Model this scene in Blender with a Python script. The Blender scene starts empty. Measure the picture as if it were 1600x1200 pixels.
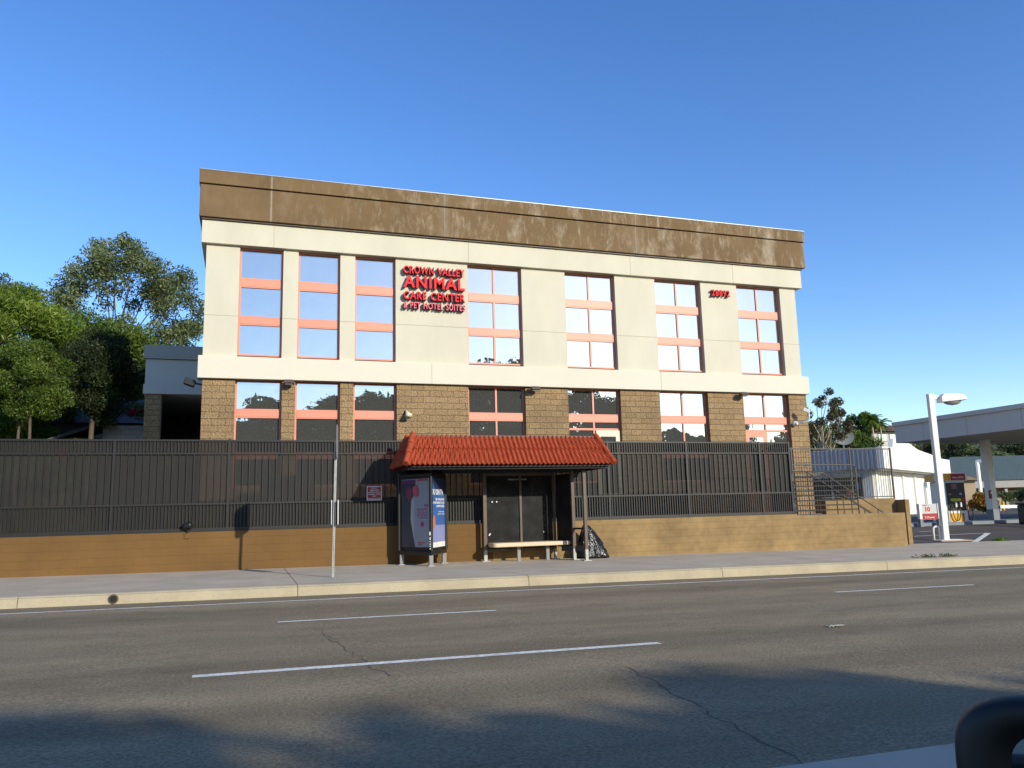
import bpy, math, random
import numpy as np
from mathutils import Vector, Matrix
D = bpy.data; SC = bpy.context.scene; COL = SC.collection
R = math.radians
# ---------------------------------------------------------------- camera
CAMZ = 1.45
CR = Vector((0.94865, -0.31533, -0.02504)); CU = Vector((-0.02663, -0.15847, 0.98700)); CF = Vector((0.31520, 0.93566, 0.15873))
cd = D.cameras.new('camera'); cam = D.objects.new('camera', cd); COL.objects.link(cam)
cd.sensor_width = 36; cd.lens = 1243/1600*36; cd.clip_start = .05; cd.clip_end = 6000
cam.matrix_world = Matrix(((CR.x, CU.x, -CF.x, 0), (CR.y, CU.y, -CF.y, 0), (CR.z, CU.z, -CF.z, CAMZ), (0, 0, 0, 1)))
SC.camera = cam
# ---------------------------------------------------------------- light
SUN = Vector((1.88, -3.83, 1.62)).normalized()
w = D.worlds.new('World'); SC.world = w; w.use_nodes = True
nt = w.node_tree; bg = nt.nodes['Background']; sky = nt.nodes.new('ShaderNodeTexSky')
sky.sky_type = 'NISHITA'; sky.sun_disc = False; sky.sun_elevation = math.asin(SUN.z)
sky.sun_rotation = math.atan2(SUN.x, SUN.y); sky.altitude = 50; sky.air_density = 1.0; sky.dust_density = 0.2; sky.ozone_density = 2.6
hs = nt.nodes.new('ShaderNodeHueSaturation'); hs.inputs['Hue'].default_value = .512; hs.inputs['Saturation'].default_value = 1.24; hs.inputs['Value'].default_value = 1.55
nt.links.new(sky.outputs[0], hs.inputs['Color']); nt.links.new(hs.outputs[0], bg.inputs[0]); bg.inputs[1].default_value = 0.15
sl = D.lights.new('sun', 'SUN'); sl.energy = 4.6; sl.angle = R(.53); sl.color = (1, .93, .76)
so = D.objects.new('sun', sl); COL.objects.link(so); so.rotation_euler = SUN.to_track_quat('Z', 'Y').to_euler()
SC.view_settings.view_transform = 'Standard'; SC.view_settings.look = 'None'; SC.view_settings.exposure = 0.0; SC.view_settings.gamma = 1
SC.cycles.use_denoising = True; SC.cycles.max_bounces = 6; SC.cycles.transparent_max_bounces = 12
SC.cycles.sample_clamp_indirect = 6; SC.cycles.caustics_reflective = False; SC.cycles.caustics_refractive = False

# ---------------------------------------------------------------- helpers
def at(px, py, Y):
    "point of the line of sight through photo pixel (px,py) at world depth Y"
    r = CR*(px-800)+CU*(600-py)+CF*1243
    return Vector((0, 0, CAMZ))+r*(Y/r.y)

class MB:
    def __init__(s, M=None): s.v = []; s.f = []; s.M = M
    def add(s, vs, fs):
        n = len(s.v)
        s.v += [tuple(s.M @ Vector(v)) if s.M else tuple(v) for v in vs]
        s.f += [tuple(i+n for i in f) for f in fs]; return s
    def box(s, x0, x1, y0, y1, z0, z1):
        return s.add([(x, y, z) for z in (z0, z1) for y in (y0, y1) for x in (x0, x1)],
                     [(0, 2, 3, 1), (4, 5, 7, 6), (0, 1, 5, 4), (2, 6, 7, 3), (0, 4, 6, 2), (1, 3, 7, 5)])
    def bar(s, p, q, a, b=None, up=(0, 0, 1)):
        b = b or a; p = Vector(p); q = Vector(q); d = (q-p).normalized(); up = Vector(up)
        if abs(d.dot(up)) > .99: up = Vector((0, 1, 0))
        u = d.cross(up).normalized(); w_ = u.cross(d)
        vs = [c+u*i*a/2+w_*j*b/2 for c in (p, q) for i, j in ((-1, -1), (1, -1), (1, 1), (-1, 1))]
        return s.add(vs, [(3, 2, 1, 0), (4, 5, 6, 7), (0, 1, 5, 4), (1, 2, 6, 5), (2, 3, 7, 6), (3, 0, 4, 7)])
    def tube(s, pts, rs, n=8, cap=True):
        pts = [Vector(p) for p in pts]
        if not hasattr(rs, '__len__'): rs = [rs]*len(pts)
        vs = []; fs = []; u = None
        for i, p in enumerate(pts):
            d = (pts[min(i+1, len(pts)-1)]-pts[max(i-1, 0)]).normalized()
            if u is None: u = d.orthogonal().normalized()
            u = (u-d*u.dot(d)).normalized(); w_ = d.cross(u)
            vs += [p+(u*math.cos(2*math.pi*k/n)+w_*math.sin(2*math.pi*k/n))*rs[i] for k in range(n)]
        for i in range(len(pts)-1):
            for k in range(n):
                a = i*n+k; b = i*n+(k+1) % n; fs.append((a, b, b+n, a+n))
        if cap: fs.append(tuple(range(n-1, -1, -1))); fs.append(tuple(range((len(pts)-1)*n, len(pts)*n)))
        return s.add(vs, fs)
    def prism(s, pts, y0, y1):
        "outline in XZ (counter-clockwise seen from -Y) extruded along Y"
        n = len(pts); vs = [(x, y0, z) for x, z in pts]+[(x, y1, z) for x, z in pts]
        return s.add(vs, [tuple(range(n)), tuple(range(2*n-1, n-1, -1))]+[(i, i+n, (i+1) % n+n, (i+1) % n) for i in range(n)])
    def prism_x(s, pts, x0, x1):
        n = len(pts); vs = [(x0, y, z) for y, z in pts]+[(x1, y, z) for y, z in pts]
        return s.add(vs, [tuple(range(n-1, -1, -1)), tuple(range(n, 2*n))]+[(i, (i+1) % n, (i+1) % n+n, i+n) for i in range(n)])
    def build(s, name, m, parent=None, bevel=0, smooth=False, **kw):
        me = D.meshes.new(name); me.from_pydata(s.v, [], s.f); me.update()
        return link(name, me, m, parent, bevel, smooth, **kw)

def link(name, me, m, parent=None, bevel=0, smooth=False, **kw):
    o = D.objects.new(name, me); COL.objects.link(o)
    if m and not me.materials: me.materials.append(m)
    if parent:
        o.parent = parent
        o.matrix_parent_inverse = Matrix.Translation(parent.location).inverted() if parent.type == 'EMPTY' and not kw.get('local') else Matrix()
    if bevel:
        b = o.modifiers.new('bevel', 'BEVEL'); b.width = bevel; b.segments = 2; b.limit_method = 'ANGLE'
    if smooth: me.polygons.foreach_set('use_smooth', [True]*len(me.polygons))
    tag(o, **{k: v for k, v in kw.items() if k != 'local'}); return o
def tag(o, label=None, cat=None, group=None, kind=None):
    if label: o['label'] = label
    if cat: o['category'] = cat
    if group: o['group'] = group
    if kind: o['kind'] = kind
    return o
def thing(name, label, cat, loc=(0, 0, 0), group=None):
    o = D.objects.new(name, None); COL.objects.link(o); o.location = loc; o.empty_display_size = .2
    return tag(o, label, cat, group)
def copy_tree(o, parent=None):
    c = o.copy(); COL.objects.link(c); c.parent = parent
    for ch in o.children: copy_tree(ch, c)
    return c

# ---------------------------------------------------------------- materials
def srgb(r, g, b): return tuple((c/255)**2.2 for c in (r, g, b))
def mat(name, col, rough=.8, metal=0, var=.12, vs=1.5, bump=0, bs=60, var2=0, stretch=None, col2=None, spec=.5, alpha=1):
    m = D.materials.new(name); m.use_nodes = True; t = m.node_tree; b = t.nodes['Principled BSDF']
    N = t.nodes.new; L = t.links.new
    b.inputs['Roughness'].default_value = rough; b.inputs['Metallic'].default_value = metal
    b.inputs['Specular IOR Level'].default_value = spec; b.inputs['Alpha'].default_value = alpha
    tc = N('ShaderNodeTexCoord'); mp = N('ShaderNodeMapping'); L(tc.outputs['Object'], mp.inputs[0])
    if stretch: mp.inputs['Scale'].default_value = stretch
    n = N('ShaderNodeTexNoise'); n.inputs['Scale'].default_value = vs; n.inputs['Detail'].default_value = 8; n.inputs['Roughness'].default_value = .65
    L(mp.outputs[0], n.inputs['Vector'])
    r = N('ShaderNodeValToRGB'); L(n.outputs[0], r.inputs[0])
    r.color_ramp.elements[0].position = .28; r.color_ramp.elements[1].position = .72
    c = Vector(col); c2 = Vector(col2) if col2 else c*(1+var)
    r.color_ramp.elements[0].color = (*(c*(1-var)), 1); r.color_ramp.elements[1].color = (*c2, 1)
    out = r.outputs[0]
    if var2:
        n2 = N('ShaderNodeTexNoise'); n2.inputs['Scale'].default_value = bs; n2.inputs['Detail'].default_value = 3; L(tc.outputs['Object'], n2.inputs['Vector'])
        mr = N('ShaderNodeMapRange'); mr.inputs[1].default_value = .3; mr.inputs[2].default_value = .7; mr.inputs[3].default_value = 1-var2; mr.inputs[4].default_value = 1+var2; L(n2.outputs[0], mr.inputs[0])
        mx = N('ShaderNodeVectorMath'); mx.operation = 'SCALE'; L(out, mx.inputs[0]); L(mr.outputs[0], mx.inputs['Scale']); out = mx.outputs[0]
    L(out, b.inputs['Base Color'])
    if bump:
        n3 = N('ShaderNodeTexNoise'); n3.inputs['Scale'].default_value = bs; n3.inputs['Detail'].default_value = 4; L(tc.outputs['Object'], n3.inputs['Vector'])
        bp = N('ShaderNodeBump'); bp.inputs['Distance'].default_value = bump; bp.inputs['Strength'].default_value = 1; L(n3.outputs[0], bp.inputs['Height']); L(bp.outputs[0], b.inputs['Normal'])
    return m
def block_mat(name, col, mortar, bw=.4, bh=.2, bump=.02, contrast=.25, ms=.008, noise=(14, .2), vary=1.0):
    m = D.materials.new(name); m.use_nodes = True; t = m.node_tree; b = t.nodes['Principled BSDF']; N = t.nodes.new; L = t.links.new
    b.inputs['Roughness'].default_value = .9
    tc = N('ShaderNodeTexCoord'); sp = N('ShaderNodeSeparateXYZ'); L(tc.outputs['Object'], sp.inputs[0])
    ad = N('ShaderNodeMath'); L(sp.outputs[0], ad.inputs[0]); L(sp.outputs[1], ad.inputs[1])
    cb = N('ShaderNodeCombineXYZ'); L(ad.outputs[0], cb.inputs[0]); L(sp.outputs[2], cb.inputs[1])
    br = N('ShaderNodeTexBrick'); L(cb.outputs[0], br.inputs[0]); br.inputs['Scale'].default_value = 1
    br.inputs['Brick Width'].default_value = bw; br.inputs['Row Height'].default_value = bh; br.inputs['Mortar Size'].default_value = ms; br.inputs['Mortar Smooth'].default_value = .3
    c = Vector(col); br.inputs['Color1'].default_value = (*(c*(1-contrast*.5)), 1); br.inputs['Color2'].default_value = (*(c*(1+contrast*.5)), 1); br.inputs['Mortar'].default_value = (*mortar, 1)
    n = N('ShaderNodeTexNoise'); n.inputs['Scale'].default_value = noise[0]; n.inputs['Detail'].default_value = 6; L(tc.outputs['Object'], n.inputs['Vector'])
    n0 = N('ShaderNodeTexNoise'); n0.inputs['Scale'].default_value = .9; n0.inputs['Detail'].default_value = 5; L(tc.outputs['Object'], n0.inputs['Vector'])
    mr = N('ShaderNodeMapRange'); mr.inputs[1].default_value = .3; mr.inputs[2].default_value = .7; mr.inputs[3].default_value = 1-noise[1]; mr.inputs[4].default_value = 1+noise[1]; L(n.outputs[0], mr.inputs[0])
    mr0 = N('ShaderNodeMapRange'); mr0.inputs[1].default_value = .3; mr0.inputs[2].default_value = .7; mr0.inputs[3].default_value = 1-.12*vary; mr0.inputs[4].default_value = 1+.12*vary; L(n0.outputs[0], mr0.inputs[0])
    ml = N('ShaderNodeMath'); ml.operation = 'MULTIPLY'; L(mr.outputs[0], ml.inputs[0]); L(mr0.outputs[0], ml.inputs[1])
    mx = N('ShaderNodeVectorMath'); mx.operation = 'SCALE'; L(br.outputs[0], mx.inputs[0]); L(ml.outputs[0], mx.inputs['Scale']); L(mx.outputs[0], b.inputs['Base Color'])
    h = N('ShaderNodeMath'); h.operation = 'SUBTRACT'; L(n.outputs[0], h.inputs[0]); L(br.outputs['Fac'], h.inputs[1])
    bp = N('ShaderNodeBump'); bp.inputs['Distance'].default_value = bump; L(h.outputs[0], bp.inputs['Height']); L(bp.outputs[0], b.inputs['Normal'])
    return m
def stain_mat(name, col, pale, xs):
    "brown stucco with pale run-down streaks"
    m = mat(name, col, .9, var=.18, vs=.8, bump=.004, bs=40); t = m.node_tree; b = t.nodes['Principled BSDF']; N = t.nodes.new; L = t.links.new
    src = b.inputs['Base Color'].links[0].from_socket
    tc = N('ShaderNodeTexCoord'); sp = N('ShaderNodeSeparateXYZ'); L(tc.outputs['Object'], sp.inputs[0])
    def noise(scale, mapping, lo, hi, amt):
        mp = N('ShaderNodeMapping'); mp.inputs['Scale'].default_value = mapping; L(tc.outputs['Object'], mp.inputs[0])
        n = N('ShaderNodeTexNoise'); n.inputs['Scale'].default_value = scale; n.inputs['Detail'].default_value = 9; n.inputs['Roughness'].default_value = .75; n.inputs['Distortion'].default_value = .25; L(mp.outputs[0], n.inputs['Vector'])
        mr = N('ShaderNodeMapRange'); mr.inputs[1].default_value = lo; mr.inputs[2].default_value = hi; mr.inputs[4].default_value = amt; L(n.outputs[0], mr.inputs[0]); return mr.outputs[0]
    a = noise(1.3, (1, 1, .55), .50, .72, .75); c = noise(4, (1.6, 1, .3), .54, .7, .65)
    mx_ = N('ShaderNodeMath'); mx_.operation = 'MAXIMUM'; L(a, mx_.inputs[0]); L(c, mx_.inputs[1])
    fade = N('ShaderNodeMapRange'); L(sp.outputs[0], fade.inputs[0]); fade.inputs[1].default_value = 0; fade.inputs[2].default_value = 6; fade.inputs[3].default_value = .15
    mu = N('ShaderNodeMath'); mu.operation = 'MULTIPLY'; L(mx_.outputs[0], mu.inputs[0]); L(fade.outputs[0], mu.inputs[1]); fac = mu.outputs[0]
    nz = noise(5, (1, 1, .5), .3, .7, 1)
    for x0, wd, amt in xs:
        sb = N('ShaderNodeMath'); sb.operation = 'SUBTRACT'; L(sp.outputs[0], sb.inputs[0]); sb.inputs[1].default_value = x0
        ab = N('ShaderNodeMath'); ab.operation = 'ABSOLUTE'; L(sb.outputs[0], ab.inputs[0])
        mr = N('ShaderNodeMapRange'); L(ab.outputs[0], mr.inputs[0]); mr.inputs[1].default_value = wd; mr.inputs[2].default_value = 0; mr.inputs[4].default_value = amt
        m2 = N('ShaderNodeMath'); m2.operation = 'MULTIPLY'; L(mr.outputs[0], m2.inputs[0]); L(nz, m2.inputs[1])
        m3 = N('ShaderNodeMath'); m3.operation = 'MAXIMUM'; L(fac, m3.inputs[0]); L(m2.outputs[0], m3.inputs[1]); fac = m3.outputs[0]
    mx = N('ShaderNodeMix'); mx.data_type = 'RGBA'; L(fac, mx.inputs[0]); L(src, mx.inputs[6]); mx.inputs[7].default_value = (*pale, 1); L(mx.outputs[2], b.inputs['Base Color'])
    return m
def leaf_mat(name, c1, c2, c3, trans=.3, vs=.6):
    m = D.materials.new(name); m.use_nodes = True; t = m.node_tree; t.nodes.clear(); N = t.nodes.new; L = t.links.new
    o = N('ShaderNodeOutputMaterial'); g = N('ShaderNodeNewGeometry'); tc = N('ShaderNodeTexCoord')
    n = N('ShaderNodeTexNoise'); n.inputs['Scale'].default_value = vs; L(tc.outputs['Object'], n.inputs['Vector'])
    ad = N('ShaderNodeMath'); ad.operation = 'MULTIPLY_ADD'; L(g.outputs['Random Per Island'], ad.inputs[0]); ad.inputs[1].default_value = .5; L(n.outputs[0], ad.inputs[2])
    r = N('ShaderNodeValToRGB'); r.color_ramp.elements[0].position = .35; r.color_ramp.elements[0].color = (*c1, 1); r.color_ramp.elements[1].position = 1.05; r.color_ramp.elements[1].color = (*c3, 1)
    e = r.color_ramp.elements.new(.72); e.color = (*c2, 1); L(ad.outputs[0], r.inputs[0])
    d = N('ShaderNodeBsdfDiffuse'); tr = N('ShaderNodeBsdfTranslucent'); L(r.outputs[0], d.inputs[0]); L(r.outputs[0], tr.inputs[0])
    mx = N('ShaderNodeMixShader'); mx.inputs[0].default_value = trans; L(d.outputs[0], mx.inputs[1]); L(tr.outputs[0], mx.inputs[2])
    gl = N('ShaderNodeBsdfGlossy'); gl.inputs['Roughness'].default_value = .45; m2 = N('ShaderNodeMixShader'); m2.inputs[0].default_value = .02
    L(mx.outputs[0], m2.inputs[1]); L(gl.outputs[0], m2.inputs[2]); L(m2.outputs[0], o.inputs[0]); return m
def mesh_screen(name, col, alpha):
    m = mat(name, col, .7, var=.3, vs=.7); t = m.node_tree; t.nodes['Principled BSDF'].inputs['Alpha'].default_value = alpha; return m
def glass_mat(name, tint, base, fmin=.56):
    m = D.materials.new(name); m.use_nodes = True; t = m.node_tree; t.nodes.clear(); N = t.nodes.new; L = t.links.new
    o = N('ShaderNodeOutputMaterial'); g = N('ShaderNodeBsdfGlossy'); g.inputs['Roughness'].default_value = .0; g.inputs[0].default_value = (*tint, 1)
    d = N('ShaderNodeBsdfDiffuse'); d.inputs[0].default_value = (*base, 1); mx = N('ShaderNodeMixShader')
    fr = N('ShaderNodeFresnel'); fr.inputs[0].default_value = 1.5; ml = N('ShaderNodeMapRange'); ml.inputs[3].default_value = fmin; L(fr.outputs[0], ml.inputs[0]); L(ml.outputs[0], mx.inputs[0])
    tc = N('ShaderNodeTexCoord'); n = N('ShaderNodeTexNoise'); n.inputs['Scale'].default_value = 1.6; n.inputs['Detail'].default_value = 2; L(tc.outputs['Object'], n.inputs['Vector'])
    bp = N('ShaderNodeBump'); bp.inputs['Distance'].default_value = .004; bp.inputs['Strength'].default_value = .8; L(n.outputs[0], bp.inputs['Height']); L(bp.outputs[0], g.inputs['Normal'])
    L(d.outputs[0], mx.inputs[1]); L(g.outputs[0], mx.inputs[2]); L(mx.outputs[0], o.inputs[0]); return m
def asphalt_mat(name, col, scale=1):
    m = D.materials.new(name); m.use_nodes = True; t = m.node_tree; b = t.nodes['Principled BSDF']; N = t.nodes.new; L = t.links.new
    tc = N('ShaderNodeTexCoord'); b.inputs['Roughness'].default_value = .85; b.inputs['Specular IOR Level'].default_value = .12
    def noise(s, detail, mapping=(1, 1, 1), lo=.3, hi=.7, a=.8, c=1.2):
        mp = N('ShaderNodeMapping'); mp.inputs['Scale'].default_value = mapping; L(tc.outputs['Object'], mp.inputs[0])
        n = N('ShaderNodeTexNoise'); n.inputs['Scale'].default_value = s; n.inputs['Detail'].default_value = detail; L(mp.outputs[0], n.inputs['Vector'])
        mr = N('ShaderNodeMapRange'); L(n.outputs[0], mr.inputs[0]); mr.inputs[1].default_value = lo; mr.inputs[2].default_value = hi; mr.inputs[3].default_value = a; mr.inputs[4].default_value = c; return n, mr.outputs[0]
    n1, a = noise(36, 3, a=.72, c=1.30); n2, c = noise(.4, 5, (.12, 1.6, 1), a=.80, c=1.2); n3, e = noise(2.2, 6, (.5, 1, 1), a=.9, c=1.1); n4, f = noise(95, 1, a=.8, c=1.2)
    ms = []
    for x, y in ((a, c), (e, f)):
        q = N('ShaderNodeMath'); q.operation = 'MULTIPLY'; L(x, q.inputs[0]); L(y, q.inputs[1]); ms.append(q.outputs[0])
    q = N('ShaderNodeMath'); q.operation = 'MULTIPLY'; L(ms[0], q.inputs[0]); L(ms[1], q.inputs[1])
    # wheel tracks polished lighter, oil-dark strip down the middle of each lane, worn by noise
    sp = N('ShaderNodeSeparateXYZ'); L(tc.outputs['Object'], sp.inputs[0])
    wv = N('ShaderNodeMath'); wv.operation = 'MULTIPLY_ADD'; L(sp.outputs[1], wv.inputs[0]); wv.inputs[1].default_value = 2*math.pi/1.83; wv.inputs[2].default_value = 1.3
    nw, wob = noise(.5, 3, (.2, 1, 1), a=-.9, c=.9); aw = N('ShaderNodeMath'); L(wv.outputs[0], aw.inputs[0]); L(wob, aw.inputs[1])
    sn = N('ShaderNodeMath'); sn.operation = 'SINE'; L(aw.outputs[0], sn.inputs[0]); tr = N('ShaderNodeMath'); tr.operation = 'MULTIPLY_ADD'; L(sn.outputs[0], tr.inputs[0]); tr.inputs[1].default_value = .075*scale; tr.inputs[2].default_value = 1
    n5, spots = noise(1.7, 4, (.7, 1.2, 1), lo=.24, hi=.36, a=.78, c=1.0)
    q2 = N('ShaderNodeMath'); q2.operation = 'MULTIPLY'; L(q.outputs[0], q2.inputs[0]); L(tr.outputs[0], q2.inputs[1])
    q3 = N('ShaderNodeMath'); q3.operation = 'MULTIPLY'; L(q2.outputs[0], q3.inputs[0]); L(spots, q3.inputs[1]); q = q3
    v = N('ShaderNodeVectorMath'); v.operation = 'SCALE'; v.inputs[0].default_value = col; L(q.outputs[0], v.inputs['Scale']); L(v.outputs[0], b.inputs['Base Color'])
    bp = N('ShaderNodeBump'); bp.inputs['Distance'].default_value = .006; bp.inputs['Strength'].default_value = .8; L(n1.outputs[0], bp.inputs['Height']); L(bp.outputs[0], b.inputs['Normal']); return m

M = {}
M['asphalt'] = asphalt_mat('asphalt', (.236, .188, .118))
M['lot'] = asphalt_mat('lot_asphalt', (.11, .095, .085))
M['paint'] = mat('road_paint', (.66, .63, .57), .8, var=.12, vs=5, var2=.28, bs=22, spec=.1, col2=(.82, .79, .71))
M['concrete'] = mat('sidewalk_concrete', (.49, .41, .305), .9, spec=.15, var=.16, vs=.9, bump=.002, bs=70, var2=.08)
M['curb'] = mat('curb_concrete', (.42, .355, .24), .9, var=.15, vs=1.4, bump=.003, bs=50, var2=.08)
M['joint'] = mat('joint_dark', (.10, .08, .06), .9)
M['dirt'] = mat('ground_soil', (.20, .16, .10), .95, var=.3, vs=.05, col2=(.12, .13, .06))
M['stucco'] = mat('cream_stucco', (.60, .555, .43), .9, var=.08, vs=.8, stretch=(1, 1, .4), bump=.002, bs=60)
M['stucco_b'] = mat('cream_band_stucco', (.67, .62, .50), .9, var=.03, vs=.5, bump=.002, bs=60)
M['joint_s'] = mat('stucco_joint', (.44, .395, .29), .9)
M['brown'] = stain_mat('brown_fascia_stucco', (.165, .102, .044), (.48, .40, .29), [(.55, .05, .7), (18.9, .28, .9), (6.1, .25, .4), (13.2, .3, .3)])
M['block'] = block_mat('split_face_block', (.31, .205, .10), (.19, .125, .06), bump=.05, noise=(20, .35), contrast=.2)
M['wall_l'] = block_mat('ochre_painted_block', (.155, .080, .021), (.150, .077, .020), bump=.003, contrast=.03, noise=(30, .05), ms=.005)
M['wall_r'] = block_mat('tan_painted_block', (.262, .172, .072), (.252, .165, .069), bump=.004, contrast=.04, noise=(5, .13), ms=.004, vary=1.5)
M['pink'] = mat('salmon_frame_paint', (.70, .255, .16), .45, var=.05, vs=2)
M['glass'] = glass_mat('mirror_window_glass', (.93, .90, .84), (.125, .125, .115))
M['cream_door'] = mat('cream_door_paint', (.72, .66, .48), .5, var=.04)
M['red'] = mat('red_letter_face', (.78, .035, .04), .6, var=.05, spec=.15)
M['red2'] = mat('crimson_letter_face', (.75, .035, .09), .4, var=.05)
M['return'] = mat('dark_letter_return', (.16, .012, .018), .5)
M['dkred'] = mat('dark_red_sign', (.33, .012, .018), .5)
M['white'] = mat('white_paint', (.78, .77, .73), .5, var=.04)
M['white_wall'] = mat('white_stucco_wall', (.80, .77, .70), .85, var=.03, bump=.002)
M['fence'] = mat('dark_fence_paint', (.009, .0085, .0085), .5, var=.15, vs=3)
M['screen'] = mesh_screen('perforated_screen', (.016, .0145, .012), .74)
M['rail'] = mat('grey_rail_paint', (.05, .045, .04), .45, var=.15)
M['galv'] = mat('galvanised_steel', (.33, .34, .33), .45, .5, var=.15, vs=8)
M['tile'] = mat('red_roof_tile', (.36, .050, .015), .8, var=.32, vs=5, bump=.004, bs=40, stretch=(3, 1, 1), var2=.18, spec=.2, col2=(.44, .085, .035))
M['bronze'] = mat('bronze_post_paint', (.10, .068, .045), .5, var=.2, vs=5)
M['black'] = mat('black_metal', (.012, .012, .013), .4, var=.2)
M['smoke'] = mat('smoky_panel', (.004, .004, .006), .3, var=.5, vs=2.5, col2=(.028, .029, .030), alpha=.9, spec=.2)
M['wood'] = mat('pale_bench_slab', (.66, .50, .33), .55, var=.08, vs=3, stretch=(.3, 3, 3))
M['grey'] = mat('grey_metal', (.22, .22, .22), .5, var=.1)
M['bag'] = mat('black_bin_liner', (.010, .010, .011), .18, var=.2, bump=.03, bs=14)
M['annex'] = mat('annex_stucco', (.52, .50, .45), .9, var=.03)
M['annex_trim'] = mat('annex_trim', (.36, .34, .31), .9, var=.05)
M['median'] = mat('median_concrete', (.42, .36, .27), .9, var=.15, bump=.003)
M['roofdark'] = mat('grey_shingle', (.10, .10, .105), .9, var=.2, vs=4, var2=.3, bs=12)
M['teal'] = mat('teal_shingle', (.07, .10, .10), .9, var=.2, vs=3, var2=.25, bs=10)
M['tanwall'] = mat('tan_stucco', (.38, .29, .19), .9, var=.05)
M['dark'] = mat('dark_interior', (.02, .018, .016), .8)
M['bark'] = mat('bark', (.10, .075, .052), .9, var=.3, vs=6, stretch=(1, 1, .3), bump=.02, bs=12)
M['palebark'] = mat('pale_bark', (.46, .36, .24), .9, var=.25, vs=3, stretch=(1, 1, .3))
M['yellow'] = mat('yellow_paint', (.75, .38, .015), .5, var=.04)
M['lime'] = mat('lime_label', (.45, .50, .03), .5)
M['blue'] = mat('blue_fabric', (.05, .11, .30), .8)
M['bluep'] = mat('blue_paint', (.10, .16, .40), .6)
M['ltblue'] = mat('light_blue_sticker', (.22, .42, .60), .6)
M['island'] = mat('island_kerb', (.20, .22, .25), .8, var=.12)
M['carpaint'] = mat('car_black_plastic', (.004, .0045, .006), .55, var=.1)
M['tyre'] = mat('tyre_rubber', (.015, .015, .015), .85)
M['amber'] = mat('amber_lens', (.8, .18, .02), .3)
M['grass'] = leaf_mat('grass_blades', (.06, .08, .02), (.12, .13, .04), (.20, .18, .07))
G = M['glass']

# ---------------------------------------------------------------- text
def text(s, w_, h, M4, m, name, parent, ext=.02, off=.0, sc=1.0, side_m=None, **kw):
    "solid lettering w_ x h in the plane of M4 (x right, z up, facing -y)"
    c = D.curves.new(name, 'FONT'); c.body = s; c.size = 1; c.extrude = 0; c.offset = off; c.resolution_u = 4; c.space_character = sc; c.space_word = 1.15
    o = D.objects.new(name, c); COL.objects.link(o); bpy.context.view_layer.update()
    me = D.meshes.new_from_object(o.evaluated_get(bpy.context.evaluated_depsgraph_get())); D.objects.remove(o); D.curves.remove(c)
    V = [v.co.copy() for v in me.vertices]; F = [tuple(p.vertices) for p in me.polygons]
    x0 = min(v.x for v in V); x1 = max(v.x for v in V); y0 = min(v.y for v in V); y1 = max(v.y for v in V)
    sx = w_/(x1-x0); sy = h/(y1-y0); n = len(V)
    front = [M4 @ Vector(((v.x-x0)*sx, -ext, (v.y-y0)*sy)) for v in V]
    back = [M4 @ Vector(((v.x-x0)*sx, 0, (v.y-y0)*sy)) for v in V]
    cnt = {}
    for f in F:
        for i in range(len(f)):
            a, b = f[i], f[(i+1) % len(f)]; cnt[(a, b)] = cnt.get((a, b), 0)+1
    side = [(b, a, a+n, b+n) for (a, b) in cnt if (b, a) not in cnt]
    D.meshes.remove(me)
    me = D.meshes.new(name); me.from_pydata([tuple(v) for v in front+back], [], F+[tuple(i+n for i in f[::-1]) for f in F]+side); me.update()
    if side_m:
        me.materials.append(m); me.materials.append(side_m)
        for p in me.polygons:
            if p.index >= len(F): p.material_index = 1
    return link(name, me, m, parent, **kw)
def T(x, y, z, rz=0, rx=0): return Matrix.Translation((x, y, z)) @ Matrix.Rotation(rz, 4, 'Z') @ Matrix.Rotation(rx, 4, 'X')

# ================================================================ SETTING
def zr(x): return -.0115*x
def zs(x): return .197-.0095*x
def sheet(name, xs, ys, zf, m, kind='structure', **kw):
    vs = [(x, y, zf(x, y)) for y in ys for x in xs]; nx = len(xs)
    fs = [(j*nx+i, j*nx+i+1, (j+1)*nx+i+1, (j+1)*nx+i) for j in range(len(ys)-1) for i in range(nx-1)]
    return MB().add(vs, fs).build(name, m, None, kind=kind, **kw)
def zlot(x, y): return -.14+min(max((y-25.5)/8.5, 0), 1)*.5
def onlot(px, py):
    "where the line of sight through a photo pixel meets the lot"
    r_ = CR*(px-800)+CU*(600-py)+CF*1243; r_ = r_/r_.y; y = 20.0
    while y < 95 and CAMZ+r_.z*y > zlot(r_.x*y, y): y += .01
    return Vector((r_.x*y, y, zlot(r_.x*y, y)))
far = [-3000, -300, -100, -60, -30, 0, 30, 60, 100, 300, 3000]
def zground(x, y):
    z = -.35 if -3 < y < 70 or x < -60 else -.4
    return z-1.2*(x > 20) - max(0, (x-60))*.004
sheet('ground', far, [-3000, -600, -100, -12, 60, 100, 600, 3000], lambda x, y: -1.6, M['dirt'])
RX = [-200, -60, 60, 200]
sheet('road', RX, [-6, 15.95], lambda x, y: zr(x), M['asphalt'])
# shoulder / verge behind the camera
sheet('verge', RX, [-90, -6], lambda x, y: zr(x)+.04, M['dirt'])
# painted lines
def strip(x0, x1, y, wd, name='road_marking'):
    m = MB(); m.add([(x0, y-wd/2, zr(x0)+.004), (x1, y-wd/2, zr(x1)+.004), (x1, y+wd/2, zr(x1)+.004), (x0, y+wd/2, zr(x0)+.004)], [(0, 1, 2, 3)])
    return m.build(name, M['paint'], None, kind='structure')
strip(-150, 150, 15.03, .10)
for k in range(-4, 8): strip(-.42+k*10.64, 4.48+k*10.64, 8.33, .13); strip(.54-3.0+k*9.6+2.95, 3.72+k*9.6, 12.1, .10)
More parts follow.
